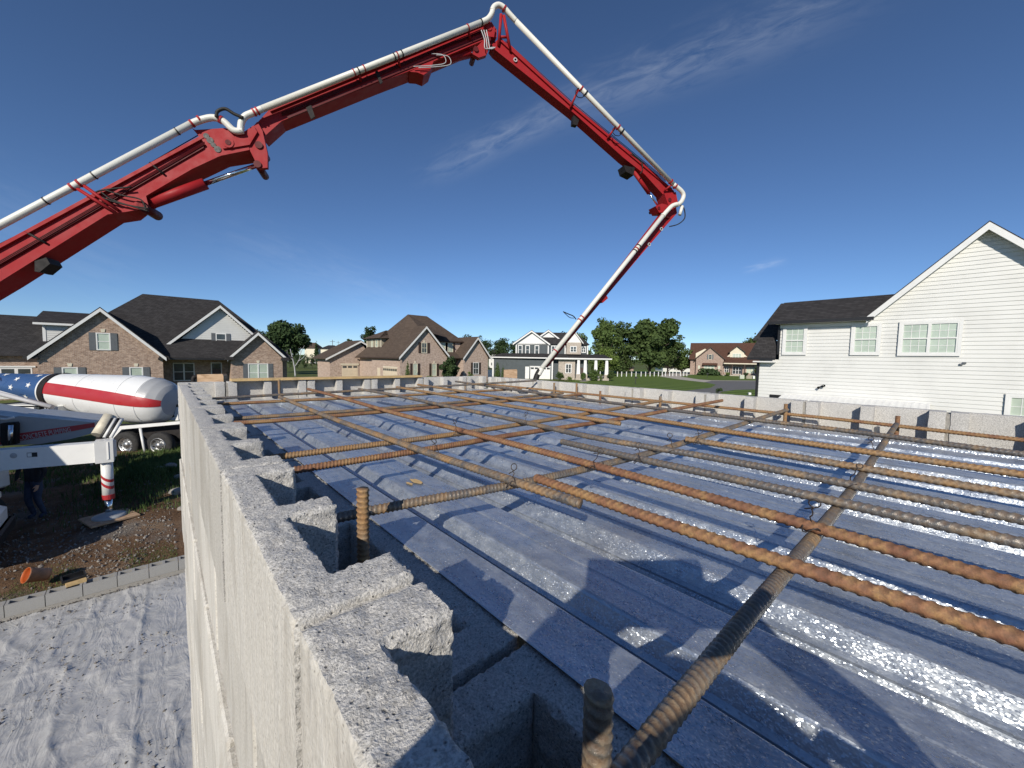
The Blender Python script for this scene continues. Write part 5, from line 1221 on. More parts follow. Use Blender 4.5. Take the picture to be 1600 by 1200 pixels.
window(h3, -.25, 1.25, 5.45, 6.95, 1.8, f=.16, split=2); window(h3, 3.65, 4.95, 5.6, 6.85, .6, f=.14, split=2); window(h3, 5.95, 6.95, 5.55, 6.85, 1.8, f=.16, split=2)
for x in (-7.68, -.95, 2.55, 7.15): MB().box(x, x+.24, 1.72, 1.8, 4.6, 7.1).build('corner_board', 'trim_white', h3)
for x in (-12.32, -.05): MB().box(x, x+.30, -.07, .0, 0, 4.2).build('corner_board', 'trim_white', h3)
box(h3, 1.35, 4.7, .1, 3, 0, 4.2, 'stone_veneer', 'stone_bay'); window(h3, 2.75, 4.0, 1.3, 3.25, .1, f=.15, split=2)
garage(h3, -4.4, -.3, .0, 2.5, 0, 'garage_white'); MB().box(-4.55, -.15, -.05, -.0, 2.5, 2.65).build('door_trim', 'trim_white', h3); MB().box(-5.45, -4.62, -.05, .02, 0, 2.5).build('side_door', 'garage_white', h3)
for x in (5.35, 6.7, 8.8, 10.95):
    p_ = MB(); q = Vector((x, -.3, 0))
    def ring(z, w): return [q+Vector((sx*w, sy*w, z)) for sx, sy in ((-1, -1), (1, -1), (1, 1), (-1, 1))]
    a, b = ring(1.2, .36), ring(4.15, .24); p_._add(a+b, [(0, 1, 5, 4), (1, 2, 6, 5), (2, 3, 7, 6), (3, 0, 4, 7), (3, 2, 1, 0), (4, 5, 6, 7)]); col_ = p_.build('column', 'trim_white', h3)
    MB().box(x-.45, x+.45, -.75, .15, 0, 1.2).build('column_base', 'stone_veneer', col_)
box(h3, 4.8, 11.4, -.7, 1.5, 0, .35, 'concrete_drive', 'porch_floor'); MB().box(5.6, 6.5, .72, .8, .4, 2.5).build('front_door', 'door_dark', h3)

# ---- 4. house with red-brown roof
C4 = atd(1120, 583, 120.); r4 = ray(1120, 560); u4 = Vector((r4.y, -r4.x, 0)).normalized(); h4 = house('brick_house', 'brick and cream house with red brown roof beyond the cul de sac road', (C4.x, C4.y), u4)
box(h4, -7.6, 10.4, .8, 10., 0, 4.9, 'brick_far'); gable_roof_y = MB()
mb = MB(); 
for ya, yb in ((-.1, 5.4), (10.9, 5.4)): mb.prism([Vector((-8, ya, 4.75)), Vector((-8, yb, 9.95)), Vector((-8, yb, 10.15)), Vector((-8, ya, 4.95))], (18.8, 0, 0))
mb.build('roof', 'roof_redbrown', h4)
mb = MB(); mb.prism([Vector((-7.6, .8, 4.7)), Vector((-7.6, 10., 4.7)), Vector((-7.6, 5.4, 9.6))], (18, 0, 0)); mb.build('end_wall', 'brick_far', h4)
gable_wall(h4, -5.9, 1.7, 5.0, -2.05, 8.45, -.6, 5, 'brick_far'); gable_roof(h4, -6.4, 2.2, 4.8, -2.05, 8.65, -1.0, 6, 'roof_redbrown', trim='shutter_brown', tw=.2)
window(h4, -2.5, -1.55, 4.85, 6.35, -.6, 'siding_cream', 'house_glass', shut='shutter_grey', sw=.4)
window(h4, -3.7, -.7, .9, 3.1, -.62, 'siding_cream', 'pane_blind', split=3, f=.14); slabroof(h4, [(-4.1, -1.5, 3.05), (.1, -1.5, 3.05), (.1, -.6, 3.6), (-4.1, -.6, 3.6)], .12, 'roof_redbrown', 'awning')
for x in (-5.0, 0.55): window(h4, x-.3, x+.3, 1.9, 2.9, -.6, 'siding_cream', 'pane_blind', f=.1)
slabroof(h4, [(1.7, -1.8, 3.85), (10.9, -1.8, 3.85), (10.9, 1.5, 5.3), (1.7, 1.5, 5.3)], .15, 'roof_redbrown', 'porch_roof'); MB().box(1.7, 10.8, -1.8, -1.65, 3.55, 3.85).build('porch_beam', 'siding_cream', h4)
for x in (4.0, 7.2, 10.3): MB().box(x-.12, x+.12, -1.75, -1.5, .3, 3.6).build('porch_post', 'shutter_brown', h4)
box(h4, 1.6, 10.8, -1.8, .8, 0, .3, 'concrete_drive', 'porch_floor'); window(h4, 4.2, 6.6, .5, 2.7, .8, 'trim_white', 'house_glass', split=3); window(h4, 7.8, 9.9, .8, 2.6, .8, 'siding_cream', 'pane_blind', split=3); window(h4, 2.0, 3.2, 1., 2.6, .8, 'trim_white', 'house_glass', split=2)
gable_wall(h4, 3.3, 7.0, 7.2, 5.1, 8.9, .6, 5, 'siding_cream', 4.9); gable_roof(h4, 2.9, 7.4, 7.05, 5.1, 9.05, .1, 5.4, 'roof_redbrown', trim='shutter_brown', tw=.15); window(h4, 4.0, 6.3, 5.3, 6.7, .6, 'trim_white', 'pane_blind', split=3)
for a, b in ((1.9, 3.3), (8.5, 7.0)): MB().prism([Vector((a, .75, 5.1)), Vector((b, .75, 5.1)), Vector((b, .75, 6.6))], (0, 2.5, 0)).build('dormer_cheek', 'siding_cream', h4)
MB().prism([Vector((-6.1, -.3, 5.2)), Vector((-3.2, -.3, 7.9)), Vector((-3.6, -.3, 8.1)), Vector((-6.1, -.3, 6.7))], (0, 3, 0)).build('dormer_cheek', 'siding_cream', h4)

# ---- 5. white sided house beside the shelter
WX = 27.; hw = house('white_house', 'large white lap sided house with black roof and grid windows beside the shelter', (WX, 0), (0, -1))
PKX, PKZ, FTX, FTZ = .81, 10.36, -2.75, 6.62
gable_wall(hw, -7.55, 6.5, 4.3, 6.4, 4.31, .06, 9, 'siding_white', 0., 'wall'); box(hw, -6.6, 4.4, .06, 9., 4.3, 6.6, 'siding_white'); gable_wall(hw, -2.7, 4.35, 6.6, PKX, 10.2, .06, 9, 'siding_white', 6.55)
ex = .188
for k in range(60):                                                   # lap siding, board by board
    z = .25+k*ex
    if z+ex > 10.1: break
    if z < 4.25: x0_, x1_ = -7.64, 6.5
    elif z < 6.5: x0_, x1_ = -6.66, 6.5 if z < 4.3 else 4.4
    else: x0_ = -2.75+(z-6.5)*.955; x1_ = 4.35-(z-6.5)*.955
    mb = MB(); mb.prism([Vector((x0_, .058, z)), Vector((x0_, .020, z)), Vector((x0_, .046, z+ex*1.06)), Vector((x0_, .058, z+ex*1.06))], (x1_-x0_, 0, 0)); mb.build('siding_board', 'siding_white', hw)
gr = gable_roof(hw, FTX-.15, 4.5, FTZ-.05, PKX, PKZ, -.38, 9, 'roof_black', .10, 'trim_white', .28)
for s_, a in ((-1, FTX-.15), (1, 4.5)):                                # soffit under the rake
    MB().prism([Vector((a, -.35, FTZ-.24)), Vector((PKX, -.35, PKZ-.20)), Vector((PKX, -.35, PKZ-.17)), Vector((a, -.35, FTZ-.21))], (0, .40, 0)).build('soffit', 'trim_white', hw)
# roof over the windows, its gutter and the stepped end
slabroof(hw, [(-7.15, -.42, 6.52), (-2.95, -.42, 6.52), (-2.75, -.2, 6.63), (-1.5, 2.4, 7.9), (-7.15, 2.4, 7.9)], .10, 'roof_black', 'roof'); slabroof(hw, [(-7.15, 2.4, 7.9), (-1.0, 2.4, 7.9), (-1.0, 6, 6.4), (-7.15, 6, 6.4)], .10, 'roof_black', 'roof')
MB().box(-7.15, -2.62, -.50, -.40, 6.43, 6.60).build('gutter', 'gutter_black', hw); MB().box(-6.9, -2.75, -.38, .05, 6.44, 6.47).build('soffit', 'trim_white', hw); MB().box(-6.7, -2.75, -.02, .02, 6.22, 6.40).build('frieze_board', 'trim_white', hw)
slabroof(hw, [(-6.2, 2.5, 7.90), (-7.35, 2.5, 7.90), (-8.2, .44, 5.55), (-6.7, .44, 5.55)], .08, 'roof_black', 'roof')
slabroof(hw, [(-8.2, -.42, 4.42), (-6.72, -.42, 4.42), (-6.95, .42, 5.62), (-7.9, .42, 5.62)], .09, 'roof_black', 'lower_roof'); slabroof(hw, [(-8.2, -.42, 4.42), (-7.9, .42, 5.62), (-7.9, 8, 5.62), (-8.2, 8, 4.42)], .09, 'roof_black', 'lower_roof')
MB().box(-8.2, -6.75, -.46, -.40, 4.36, 4.48).build('gutter', 'gutter_black', hw); MB().box(-7.9, -6.8, -.38, .04, 4.22, 4.30).build('soffit', 'trim_white', hw)
MB().box(-7.78, -7.66, -.04, .06, 0, 4.3).build('downspout', 'gutter_black', hw); MB().box(-6.78, -6.68, -.03, .1, 4.7, 6.4).build('downspout', 'gutter_black', hw)
def wwin(x0, x1, z0, z1, n=1):
    t_ = .115; nb0 = set(bpy.data.objects)
    mb = MB(); mb.box(x0-t_, x1+t_, -.005, .03, z1, z1+t_); mb.box(x0-t_, x1+t_, -.005, .03, z0-t_, z0); mb.box(x0-t_, x0, -.005, .03, z0, z1); mb.box(x1, x1+t_, -.005, .03, z0, z1); c = mb.build('window', 'trim_white', hw)
    w = (x1-x0)/n
    for i in range(n):
        a, b = x0+w*i, x0+w*(i+1); f = .055
        mb = MB(); mb.box(a, a+f, .0, .05, z0, z1); mb.box(b-f, b, .0, .05, z0, z1); mb.box(a+f, b-f, .0, .05, z1-f, z1); mb.box(a+f, b-f, .0, .05, z0, z0+f); zm = (z0+z1)/2; mb.box(a+f, b-f, -.004, .05, zm-.03, zm+.03); mb.build('sash', 'trim_white', c)
        MB().box(a+f, b-f, .045, .054, z0+f, z1-f).build('pane', 'pane_blind', c)
        for j in (1, 2): xm = a+f+(b-a-2*f)*j/3; MB().box(xm-.011, xm+.011, .034, .0448, z0+f, z1-f).build('muntin', 'trim_white', c)
        for zq in ((z0+f+zm-.03)/2, (z1-f+zm+.03)/2): MB().box(a+f, b-f, .033, .0447, zq-.011, zq+.011).build('muntin', 'trim_white', c)
    for o in bpy.data.objects:
        if o not in nb0: o.data.transform(Matrix.Translation((0, -.048, 0)))
    return c
wwin(-6.41, -5.48, 4.79, 6.20); wwin(-3.38, -2.45, 4.79, 6.20); wwin(-1.60, .23, 4.77, 6.21, 2); wwin(1.84, 2.80, 1.30, 2.95)
mb = MB(); mb.lathe((-4.57, .03, 2.95), (0, -1, 0), [(0, .06), (.03, .06), (.03, .03), (.08, .03)], 12); mb.lathe((-4.50, -.06, 3.02), (.3, -.7, -.1), [(0, .02), (.02, .05), (.13, .07), (.13, .05)], 12); mb.lathe((-4.64, -.06, 2.92), (-.3, -.7, -.3), [(0, .02), (.02, .05), (.13, .07), (.13, .05)], 12); mb.build('floodlight', 'gutter_black', hw)
mb = MB(); mb.box(.34, .44, -.04, .03, 4.24, 4.32); mb.box(.44, .54, -.04, .03, 4.31, 4.39); mb.build('vent_cover', 'shutter_grey', hw)
MB().box(-7.0, -6.0, -.03, .03, .2, 2.32).build('door_opening', 'black', hw)
aw = MB(); aw.prism([Vector((-6.35, .0, 2.36)), Vector((-6.35, -.95, 2.16)), Vector((-6.35, -.95, 2.20)), Vector((-6.35, .0, 2.40))], (5.9, 0, 0)); aw = aw.build('awning', 'trim_white', hw)
for k in range(24):
    x = -6.3+k*.25; MB().prism([Vector((x, .0, 2.40)), Vector((x, -.95, 2.20)), Vector((x, -.95, 2.215)), Vector((x, .0, 2.415))], (.09, 0, 0)).build('awning_rib', 'trim_white', aw)

# ---- far small houses
def farhouse(px0, px1, pye, pyr, d, wall, roof, label):
    A, B = atd(px0, pye, d), atd(px1, pye, d); u = Vector((B.x-A.x, B.y-A.y, 0)); L = u.length; zr = atd((px0+px1)/2, pyr, d).z-GZ; ze = A.z-GZ
    h = house('distant_house', label, (A.x, A.y), u, 'distant houses on the field edge')
    box(h, 0, L, 0, 8, 0, ze, wall); hipface(h, [[(-.5, -.5, ze), (L+.5, -.5, ze), (L*.72, 4, zr), (L*.28, 4, zr)], [(L+.5, -.5, ze), (L+.5, 8.5, ze), (L*.72, 4, zr)], [(-.5, 8.5, ze), (-.5, -.5, ze), (L*.28, 4, zr)], [(L+.5, 8.5, ze), (-.5, 8.5, ze), (L*.28, 4, zr), (L*.72, 4, zr)]], roof)
    window(h, L*.2, L*.35, 1, 2.3, 0); window(h, L*.62, L*.78, 1, 2.3, 0); return h
farhouse(476, 492, 544, 535, 190, 'siding_cream', 'roof_brown', 'small cream distant house beside the broad dark tree'); farhouse(501, 522, 545, 539, 175, 'siding_cream', 'roof_black', 'low distant house with black roof near the utility pole')
farhouse(764, 780, 553, 546, 160, 'siding_white', 'roof_black', 'small white distant house behind the tan brick house'); farhouse(-20, 12, 540, 531, 120, 'siding_white', 'roof_black', 'white distant house at the end of the black roof')
farhouse(972, 990, 575, 565, 150, 'brick_far', 'roof_black', 'small red brick house under the big oak'); farhouse(1036, 1082, 574, 570, 150, 'siding_white', 'roof_brown', 'long low shed behind the white fence posts')
# ---- road, drive, mowed lawns
def gpoly(name, pix, z, mat_): return sheet(name, [atz(x, y, z) for x, y in pix], z, mat_)
gpoly('lawn', [(860, 612), (905, 588), (940, 580), (1000, 577.5), (1080, 576.5), (1040, 583), (1030, 588), (1060, 593), (1100, 597), (1119, 601), (1110, 606), (1075, 610), (960, 640), (880, 640)], GZ+.012, 'lawn')
gpoly('lawn', [(1062, 588.5), (1075, 585.5), (1110, 584.5), (1200, 586), (1200, 595), (1130, 594), (1090, 592.5)], GZ+.012, 'lawn'); gpoly('lawn', [(1130, 612), (1150, 609), (1200, 608), (1200, 640), (1120, 640)], GZ+.012, 'lawn')
gpoly('road', [(1000, 625), (1075, 610), (1110, 606), (1119, 601), (1100, 597.5), (1112, 594.5), (1200, 595.2), (1400, 600), (1400, 612), (1200, 608), (1150, 609), (1128, 612), (1080, 640)], GZ+.006, 'asphalt')
gpoly('driveway', [(1030, 588), (1040, 583.4), (1062, 581.6), (1080, 582), (1100, 585), (1078, 585.6), (1063, 588.4), (1092, 592.8), (1115, 594.6), (1100, 597.2), (1060, 592.8)], GZ+.018, 'concrete_drive')
gpoly('kerb', [(1112, 594.3), (1200, 594.9), (1200, 595.6), (1112, 595.1)], GZ+.03, 'concrete_drive')
gpoly('path', [(925, 589), (945, 586.5), (955, 587), (935, 592), (915, 596), (905, 596)], GZ+.018, 'concrete_drive')
# fence of white posts
fn = rootl('post_fence', 'white fence posts in a row below the big trees', 'fence', (0, 0, 0))
fp = MB(); fp.bbox(-.09, .09, -.09, .09, 0, 1.25, .02); fpm = fp.mesh('fence_post', 'fence_white'); PP = []
for k, x in enumerate([938, 965, 971.5, 979, 987, 994, 1002, 1009, 1016, 1022.5, 1029, 1035, 1040, 1046.5, 1051.5, 1057, 1063.5, 1068.5, 1073.5]):
    P = atd(x, 580, 98+max(0, x-965)*.10); PP.append(P); inst('fence_post', fpm, fn, (P.x, P.y, GZ))
for a, b in zip(PP[1:], PP[2:]):
    d = Vector((b.x-a.x, b.y-a.y, 0)); 
    MB().prism([Vector((a.x, a.y, GZ+.72)), Vector((b.x, b.y, GZ+.72)), Vector((b.x, b.y, GZ+.76)), Vector((a.x, a.y, GZ+.76))], Vector((-d.y, d.x, 0)).normalized()*.03).build('fence_rail', 'siding_olive', fn)
# letterboxes, utility boxes, poles
def post_box(px, py, label):
    P = atz(px, py, GZ); o = rootl('mailbox', label, 'mailbox', (P.x, P.y, GZ), R(30)); MB().box(-.05, .05, -.05, .05, 0, 1.0).build('post', 'black', o)
    mb = MB(); mb.prism([Vector((-.11, -.3, 1.0)), Vector((.11, -.3, 1.0)), Vector((.11, -.3, 1.15)), Vector((.06, -.3, 1.23)), Vector((-.06, -.3, 1.23)), Vector((-.11, -.3, 1.15))], (0, .5, 0)); mb.build('box', 'black', o)
post_box(1105, 590.5, 'black mailbox on a post by the far driveway'); post_box(993, 600, 'black mailbox on a post in the near striped lawn')
for px, py, w, h, lb, m_ in ((1159, 592, 1.0, 1.0, 'pale green utility cabinet on the far lawn', 'utility'), (1170, 592, 1.3, .8, 'darker utility box beside the pale cabinet', 'siding_olive'), (1177.5, 592, .45, .7, 'small white utility post on the far lawn', 'trim_white'), (1171, 617, .3, .3, 'small white box at the lawn edge by the white house', 'trim_white')):
    P = atz(px, py, GZ); mb = MB(); mb.bbox(-w/2, w/2, -.3, .3, 0, h, .03); mb.box(-w/2+.06, w/2-.06, -.32, -.3, .1, h-.12); o = mb.build('utility_box', m_, None, Matrix.Identity(4), (P.x, P.y, GZ)); o.rotation_euler = (0, 0, R(-62)); tag(o, lb, 'utility box')
def pole(px, pyt, d, label):
    P = atd(px, pyt, d); o = rootl('utility_pole', label, 'utility pole', (P.x, P.y, GZ)); MB().tube([Vector((0, 0, 0)), Vector((0, 0, P.z-GZ))], [.16, .11], 8).build('pole', 'bark', o); MB().box(-1.2, 1.2, -.06, .06, P.z-GZ-.9, P.z-GZ-.75).build('cross_arm', 'bark', o)
pole(519.5, 531, 190, 'utility pole beside the low distant house'); pole(528.5, 533, 260, 'farther thin utility pole in the field'); pole(1066, 533, 200, 'thin utility pole behind the big oak'); pole(1071.5, 537, 240, 'farther pole beyond the big oak')
P = atz(494, 553.2, GZ+1.2); v = rootl('parked_car', 'white parked vehicle in front of the distant houses', 'car', (atd(494, 553, 165).x, atd(494, 553, 165).y, GZ), R(-40))
mb = MB(); mb.bbox(-2.2, 2.2, -.9, .9, .35, .95, .12); mb.build('body', 'truck_white', v); mb = MB(); mb.prism([Vector((-1.3, -.8, .95)), Vector((1.5, -.8, .95)), Vector((1.0, -.8, 1.55)), Vector((-.9, -.8, 1.55))], (0, 1.6, 0)); mb.build('cabin', 'truck_white', v)
MB().box(-.9, 1.05, -.82, .82, 1.05, 1.4).build('window_band', 'glass_dark', v)
for a in (-1.4, 1.4): wheel(Vector((a, -.85, .33)), (0, -1, 0), v, .33)
# white vinyl fence panel beside the tan house
P, Q = atd(753, 592, 72), atd(769, 592, 76); vf = rootl('vinyl_fence', 'white vinyl fence panel between the tan and dark houses', 'fence', (P.x, P.y, GZ), math.atan2(Q.y-P.y, Q.x-P.x)); L = (Vector((Q.x, Q.y, 0))-Vector((P.x, P.y, 0))).length
for k in range(8): MB().box(L*k/8, L*(k+1)/8-.02, 0, .04, .05, 1.9).build('fence_board', 'fence_white', vf)
# ================================================================== TREES AND SHRUBS
def leaf_cloud(lobes, n, size, rng, squash=.85):
    lob = np.array(lobes); w = lob[:, 3]**2; pick = rng.choice(len(lob), n, p=w/w.sum())
    d = rng.normal(size=(n, 3)); d /= np.linalg.norm(d, axis=1)[:, None]
    rad = lob[pick, 3]*(1-.35*rng.random(n)**2*2+.10*rng.normal(size=n))
    C = lob[pick, :3]+d*rad[:, None]*np.array([1, 1, squash])
    nr = d*.7+rng.normal(size=(n, 3))*.6; nr /= np.linalg.norm(nr, axis=1)[:, None]
    a = np.cross(nr, rng.normal(size=(n, 3))); a /= np.linalg.norm(a, axis=1)[:, None]; b = np.cross(nr, a)
    s = size*(.55+.9*rng.random(n))[:, None]
    asp = (.55+.4*rng.random(n))[:, None]
    V = np.stack([C-a*s*.5, C+b*s*asp*.5+nr*s*.08, C+a*s*.5, C-b*s*asp*.5+nr*s*.08], 1).reshape(-1, 3)
    return V, np.arange(n*4).reshape(-1, 4)
def crown_lobes(rx, rz, zc, n, rng, lr=(.2, .34), low=-1.):
    L = []
    while len(L) < n:
        p = rng.normal(size=3); p /= np.linalg.norm(p); q = p*rng.uniform(.25, .86)
        if q[2] < low: continue
        L.append((q[0]*rx, q[1]*rx, zc+q[2]*rz, rng.uniform(*lr)*rx))
    return L
def np_mesh(name, V, F, mat_):
    me = bpy.data.meshes.new(name); me.from_pydata(V.tolist(), [], F.tolist()); me.materials.append(MAT[mat_]); me.update(); return me
def tree(px, pyt, d, wpx, label, leaf='leaf_oak', n=7000, kind='round', seed=1, pyb=None, name='tree', group=None, ls=None):
    rng = np.random.default_rng(seed); P = atd(px, pyt, d); H = P.z-GZ; rx = wpx/2*d/FPX
    o = rootl(name, label, 'tree', (P.x, P.y, GZ), rng.uniform(0, 6), group)
    zb = H*.16 if pyb is None else max(.3, atd(px, pyb, d).z-GZ)
    zc = (H+zb)/2; rz = (H-zb)/2
    if kind == 'round': lobes = crown_lobes(rx*.95, rz*.95, zc, 46, rng, (.20, .36))
    elif kind == 'tall':
        lobes = []
        for k in range(5):
            cx, cy = rng.uniform(-.6, .6)*rx, rng.uniform(-.6, .6)*rx; top = H*rng.uniform(.78, 1.); 
            for j in range(9): z = zb+(top-zb)*(j+.5)/9; w = rx*.42*(1-.55*abs(j/8-.35)); lobes.append((cx+rng.normal()*rx*.12, cy+rng.normal()*rx*.12, z, w*rng.uniform(.7, 1.1)))
    else:
        lobes = [(rng.normal()*rx*.1, rng.normal()*rx*.1, zb+(H-zb)*j/13, max(.06*rx, rx*(1-j/13.5)**.8*.72)) for j in range(14)]
    V, F = leaf_cloud(lobes, n, ls or max(.35, rx*.105), rng, .8)
    c = bpy.data.objects.new('crown', np_mesh('crown', V, F, leaf)); COL.objects.link(c); c.parent = o
    mb = MB(); tr_ = max(.12, rx*.055); pts = [Vector((0, 0, -.1)), Vector((rng.normal()*.1, rng.normal()*.1, zb)), Vector((rng.normal()*.3, rng.normal()*.3, zc))]
    mb.tube(bez(pts, 4), [tr_*(1.25-.75*i/8) for i in range(9)], 9)
    for k in range(7):
        a = k*.9+rng.uniform(0, .5); z0_ = zb+(zc-zb)*rng.uniform(-.1, .7); e = Vector((math.cos(a)*rx*.62, math.sin(a)*rx*.62, z0_+rz*rng.uniform(.2, .8)))
        mb.tube(bez([Vector((0, 0, z0_)), e*.5+Vector((0, 0, z0_*.5+.2)), e], 4), [tr_*.5*(1-.8*i/8) for i in range(9)], 6)
    mb.build('trunk', 'bark', o); return o
GRP = 'broadleaf trees beyond the houses'
tree(1018, 490, 115, 92, 'massive round dark oak rising behind the white fence posts', 'leaf_oak', 16000, 'round', 3, 582)
tree(1046, 512, 120, 52, 'right flank oak leaning against the massive oak', 'leaf_oak', 7000, 'round', 23, 580)
tree(948, 486, 112, 62, 'tall uneven tree with upright tops beside the massive oak', 'leaf_mid', 11000, 'tall', 4, 578)
tree(972, 500, 118, 50, 'dark tree filling the gap left of the massive oak', 'leaf_oak', 7000, 'tall', 14, 580)
tree(898, 512, 105, 66, 'leafy tree right behind the dark house roof', 'leaf_mid', 8000, 'round', 5, 580)
tree(950, 540, 98, 40, 'lower pale green tree behind the porch columns', 'leaf_bright', 5000, 'round', 6, 584)
tree(1066, 541, 128, 46, 'low spreading tree by the red brown roofed house', 'leaf_mid', 5000, 'round', 7, 582)
tree(443, 502, 78, 78, 'broad dark tree between the brown and tan brick houses', 'leaf_dark', 12000, 'round', 8, 562)
tree(415, 512, 84, 50, 'dark tree showing over the brown house roof', 'leaf_dark', 5000, 'round', 18, 562)
tree(578, 506, 92, 32, 'dark tree behind the olive dormer', 'leaf_dark', 4000, 'round', 9, 560); tree(546, 526, 95, 20, 'small dark tree left of the olive dormer', 'leaf_dark', 3000, 'round', 10, 560)
for k, (x, y, w) in enumerate(((708, 520, 26), (732, 519, 34), (757, 521, 34), (783, 522, 36), (808, 527, 30), (832, 530, 30))): tree(x, y, 135+k*3, w, ['tree peeping over the right end of the tan brick roof', 'rounded tree above the second tan gable', 'dark tree between the tan and dark houses', 'bushy tree behind the white distant house', 'tree showing behind the dark house left gable', 'tree showing behind the dark house ridge'][k], 'leaf_dark', 3500, 'round', 30+k, 565, 'tree', 'treeline behind the tan and dark houses')
for k, (x, y, w) in enumerate(((-8, 520, 44), (22, 517, 40), (48, 520, 30))): tree(x, y, 150, w, ['tree at the far end above the black roof', 'middle tree above the black roof slope', 'tree next to the small white dormer'][k], 'leaf_oak', 3500, 'round', 40+k, 560, 'tree', 'treeline beyond the brown house')
tree(1188, 523, 140, 60, 'tree rising behind the white house roof edge', 'leaf_oak', 5000, 'round', 50, 575)
tree(494, 532, 150, 9, 'small pointed conifer in front of the distant house', 'leaf_dark', 1500, 'cone', 51, 556, 'conifer_tree')
# dead pale tree
P = atd(461, 556, 74); dt = rootl('dead_tree', 'bare pale dead tree in front of the broad dark tree', 'tree', (P.x, P.y, GZ)); mb = MB(); rng = np.random.default_rng(5)
mb.tube(bez([Vector((0, 0, 0)), Vector((-.2, 0, 2.2)), Vector((-.8, 0, 5.2))], 5), [.16-.011*i for i in range(11)], 7); dk = mb.build('trunk', 'mark_grey', dt)
mb = MB()
for a, b, c in (((-.15, 0, 1.8), (.8, .1, 3.4), (1.0, 0, 5.6)), ((.5, 0, 2.9), (1.4, 0, 3.6), (2.1, 0, 4.9)), ((-.4, 0, 3.2), (-1.2, .2, 4.0), (-1.3, 0, 5.0)), ((.9, 0, 4.2), (1.2, 0, 5.0), (1.7, 0, 6.0))): mb.tube(bez([Vector(a), Vector(b), Vector(c)], 4), [.08-.008*i for i in range(9)], 5)
mb.build('branch', 'mark_grey', dt)
# far woods, one mass on the horizon
rng = np.random.default_rng(77); lob = []
for k in range(520):
    px = -250+k*4.2; d_ = rng.uniform(330, 470); P = atd(px, 556, d_); h = 5+7*abs(mnoise.noise((k*.06, 1., 2.)))+rng.uniform(0, 2.5)
    if 455 < px < 512: h *= .6
    lob.append((P.x, P.y, GZ+h*.45, h*.6))
V, F = leaf_cloud(lob, 26000, 1.9, rng, .9); o = bpy.data.objects.new('distant_wood', np_mesh('distant_wood', V, F, 'leaf_oak')); COL.objects.link(o); tag(o, 'distant dark wooded skyline', None, None, 'stuff')
def shrub(px, pyt, pyb, d, wpx, label, leaf='leaf_mid', n=1500, kind='round', seed=1, group='garden shrubs by the houses'):
    rng = np.random.default_rng(seed); P = atd(px, pyb, d); zt = atd(px, pyt, d).z-GZ; rx = wpx/2*d/FPX
    o = rootl('shrub', label, 'shrub', (P.x, P.y, GZ), 0., group)
    if kind == 'round': lobes = crown_lobes(rx*.9, zt*.5, zt*.5, 22, rng, (.3, .45))
    else: lobes = [(0, 0, zt*(j+.6)/11, rx*(.95-.75*(j/10)**1.7)) for j in range(11)]
    V, F = leaf_cloud(lobes, n, max(.10, rx*.18), rng, 1.); c = bpy.data.objects.new('foliage', np_mesh('foliage', V, F, leaf)); COL.objects.link(c); c.parent = o
    mb = MB(); mb.tube([Vector((0, 0, 0)), Vector((0, 0, zt*.7))], .05, 6); mb.build('stem', 'bark', o)
shrub(637, 564, 592, 56, 11, 'column shaped evergreen beside the tan house corner', 'leaf_mid', 2500, 'cone', 1)
shrub(700, 556, 592, 60, 34, 'large dark bush between the two tan gables', 'leaf_dark', 4000, 'round', 2); shrub(672, 585, 592, 57, 16, 'low green bush under the tan front windows', 'leaf_bright', 1200, 'round', 3); shrub(735, 580, 590, 62, 14, 'bright low bush by the second tan gable', 'leaf_bright', 1200, 'round', 4)
shrub(777, 566, 590, 70, 13, 'pointed evergreen against the dark house wall', 'leaf_mid', 2200, 'cone', 5); shrub(786, 570, 590, 69, 9, 'smaller pointed evergreen next to the pointed one', 'leaf_mid', 1500, 'cone', 6)
shrub(875, 580, 592, 76, 15, 'round olive bush at the stone bay corner', 'leaf_oak', 1800, 'round', 7); shrub(911, 581, 592, 76, 13, 'round green bush by the porch path', 'leaf_mid', 1800, 'round', 8); shrub(929, 576, 588, 77, 17, 'large round bush before the porch columns', 'leaf_mid', 2200, 'round', 9); shrub(954, 577, 588, 78, 14, 'reddish green bush at the porch end', 'leaf_oak', 1800, 'round', 10); shrub(890, 588, 593, 75, 10, 'low bush between the two round bushes', 'leaf_bright', 800, 'round', 11); shrub(939, 584, 589, 76, 9, 'small yellow green bush under the porch', 'leaf_bright', 800, 'round', 12)
shrub(1108, 580.5, 584.5, 117, 34, 'long clipped hedge under the brick gable window', 'leaf_dark', 2500, 'round', 13); shrub(1137, 581, 585.5, 116, 9, 'round yellow green bush by the far porch', 'leaf_bright', 900, 'round', 14); shrub(1165, 581.5, 585.5, 114, 9, 'dark bush by the far porch steps', 'leaf_dark', 900, 'round', 15); shrub(1184, 570, 586, 113, 14, 'tall dark shrub at the far porch end', 'leaf_dark', 1400, 'round', 16)
for k, x in enumerate((452, 464, 476, 488, 500, 510)): shrub(x, 551, 556, 118, 14, 'dark bush in the hedge line across the field', 'leaf_dark', 900, 'round', 60+k, 'hedge line across the field')
shrub(1122, 603, 640, 30, 17, 'dark leafy shrub top showing over the notched wall', 'leaf_dark', 1500, 'round', 20)
shrub(270, 606, 640, 24, 14, 'yellow green bush at the brown house porch corner', 'leaf_bright', 1500, 'round', 21)
# rows of grass on the field between the houses come from its material

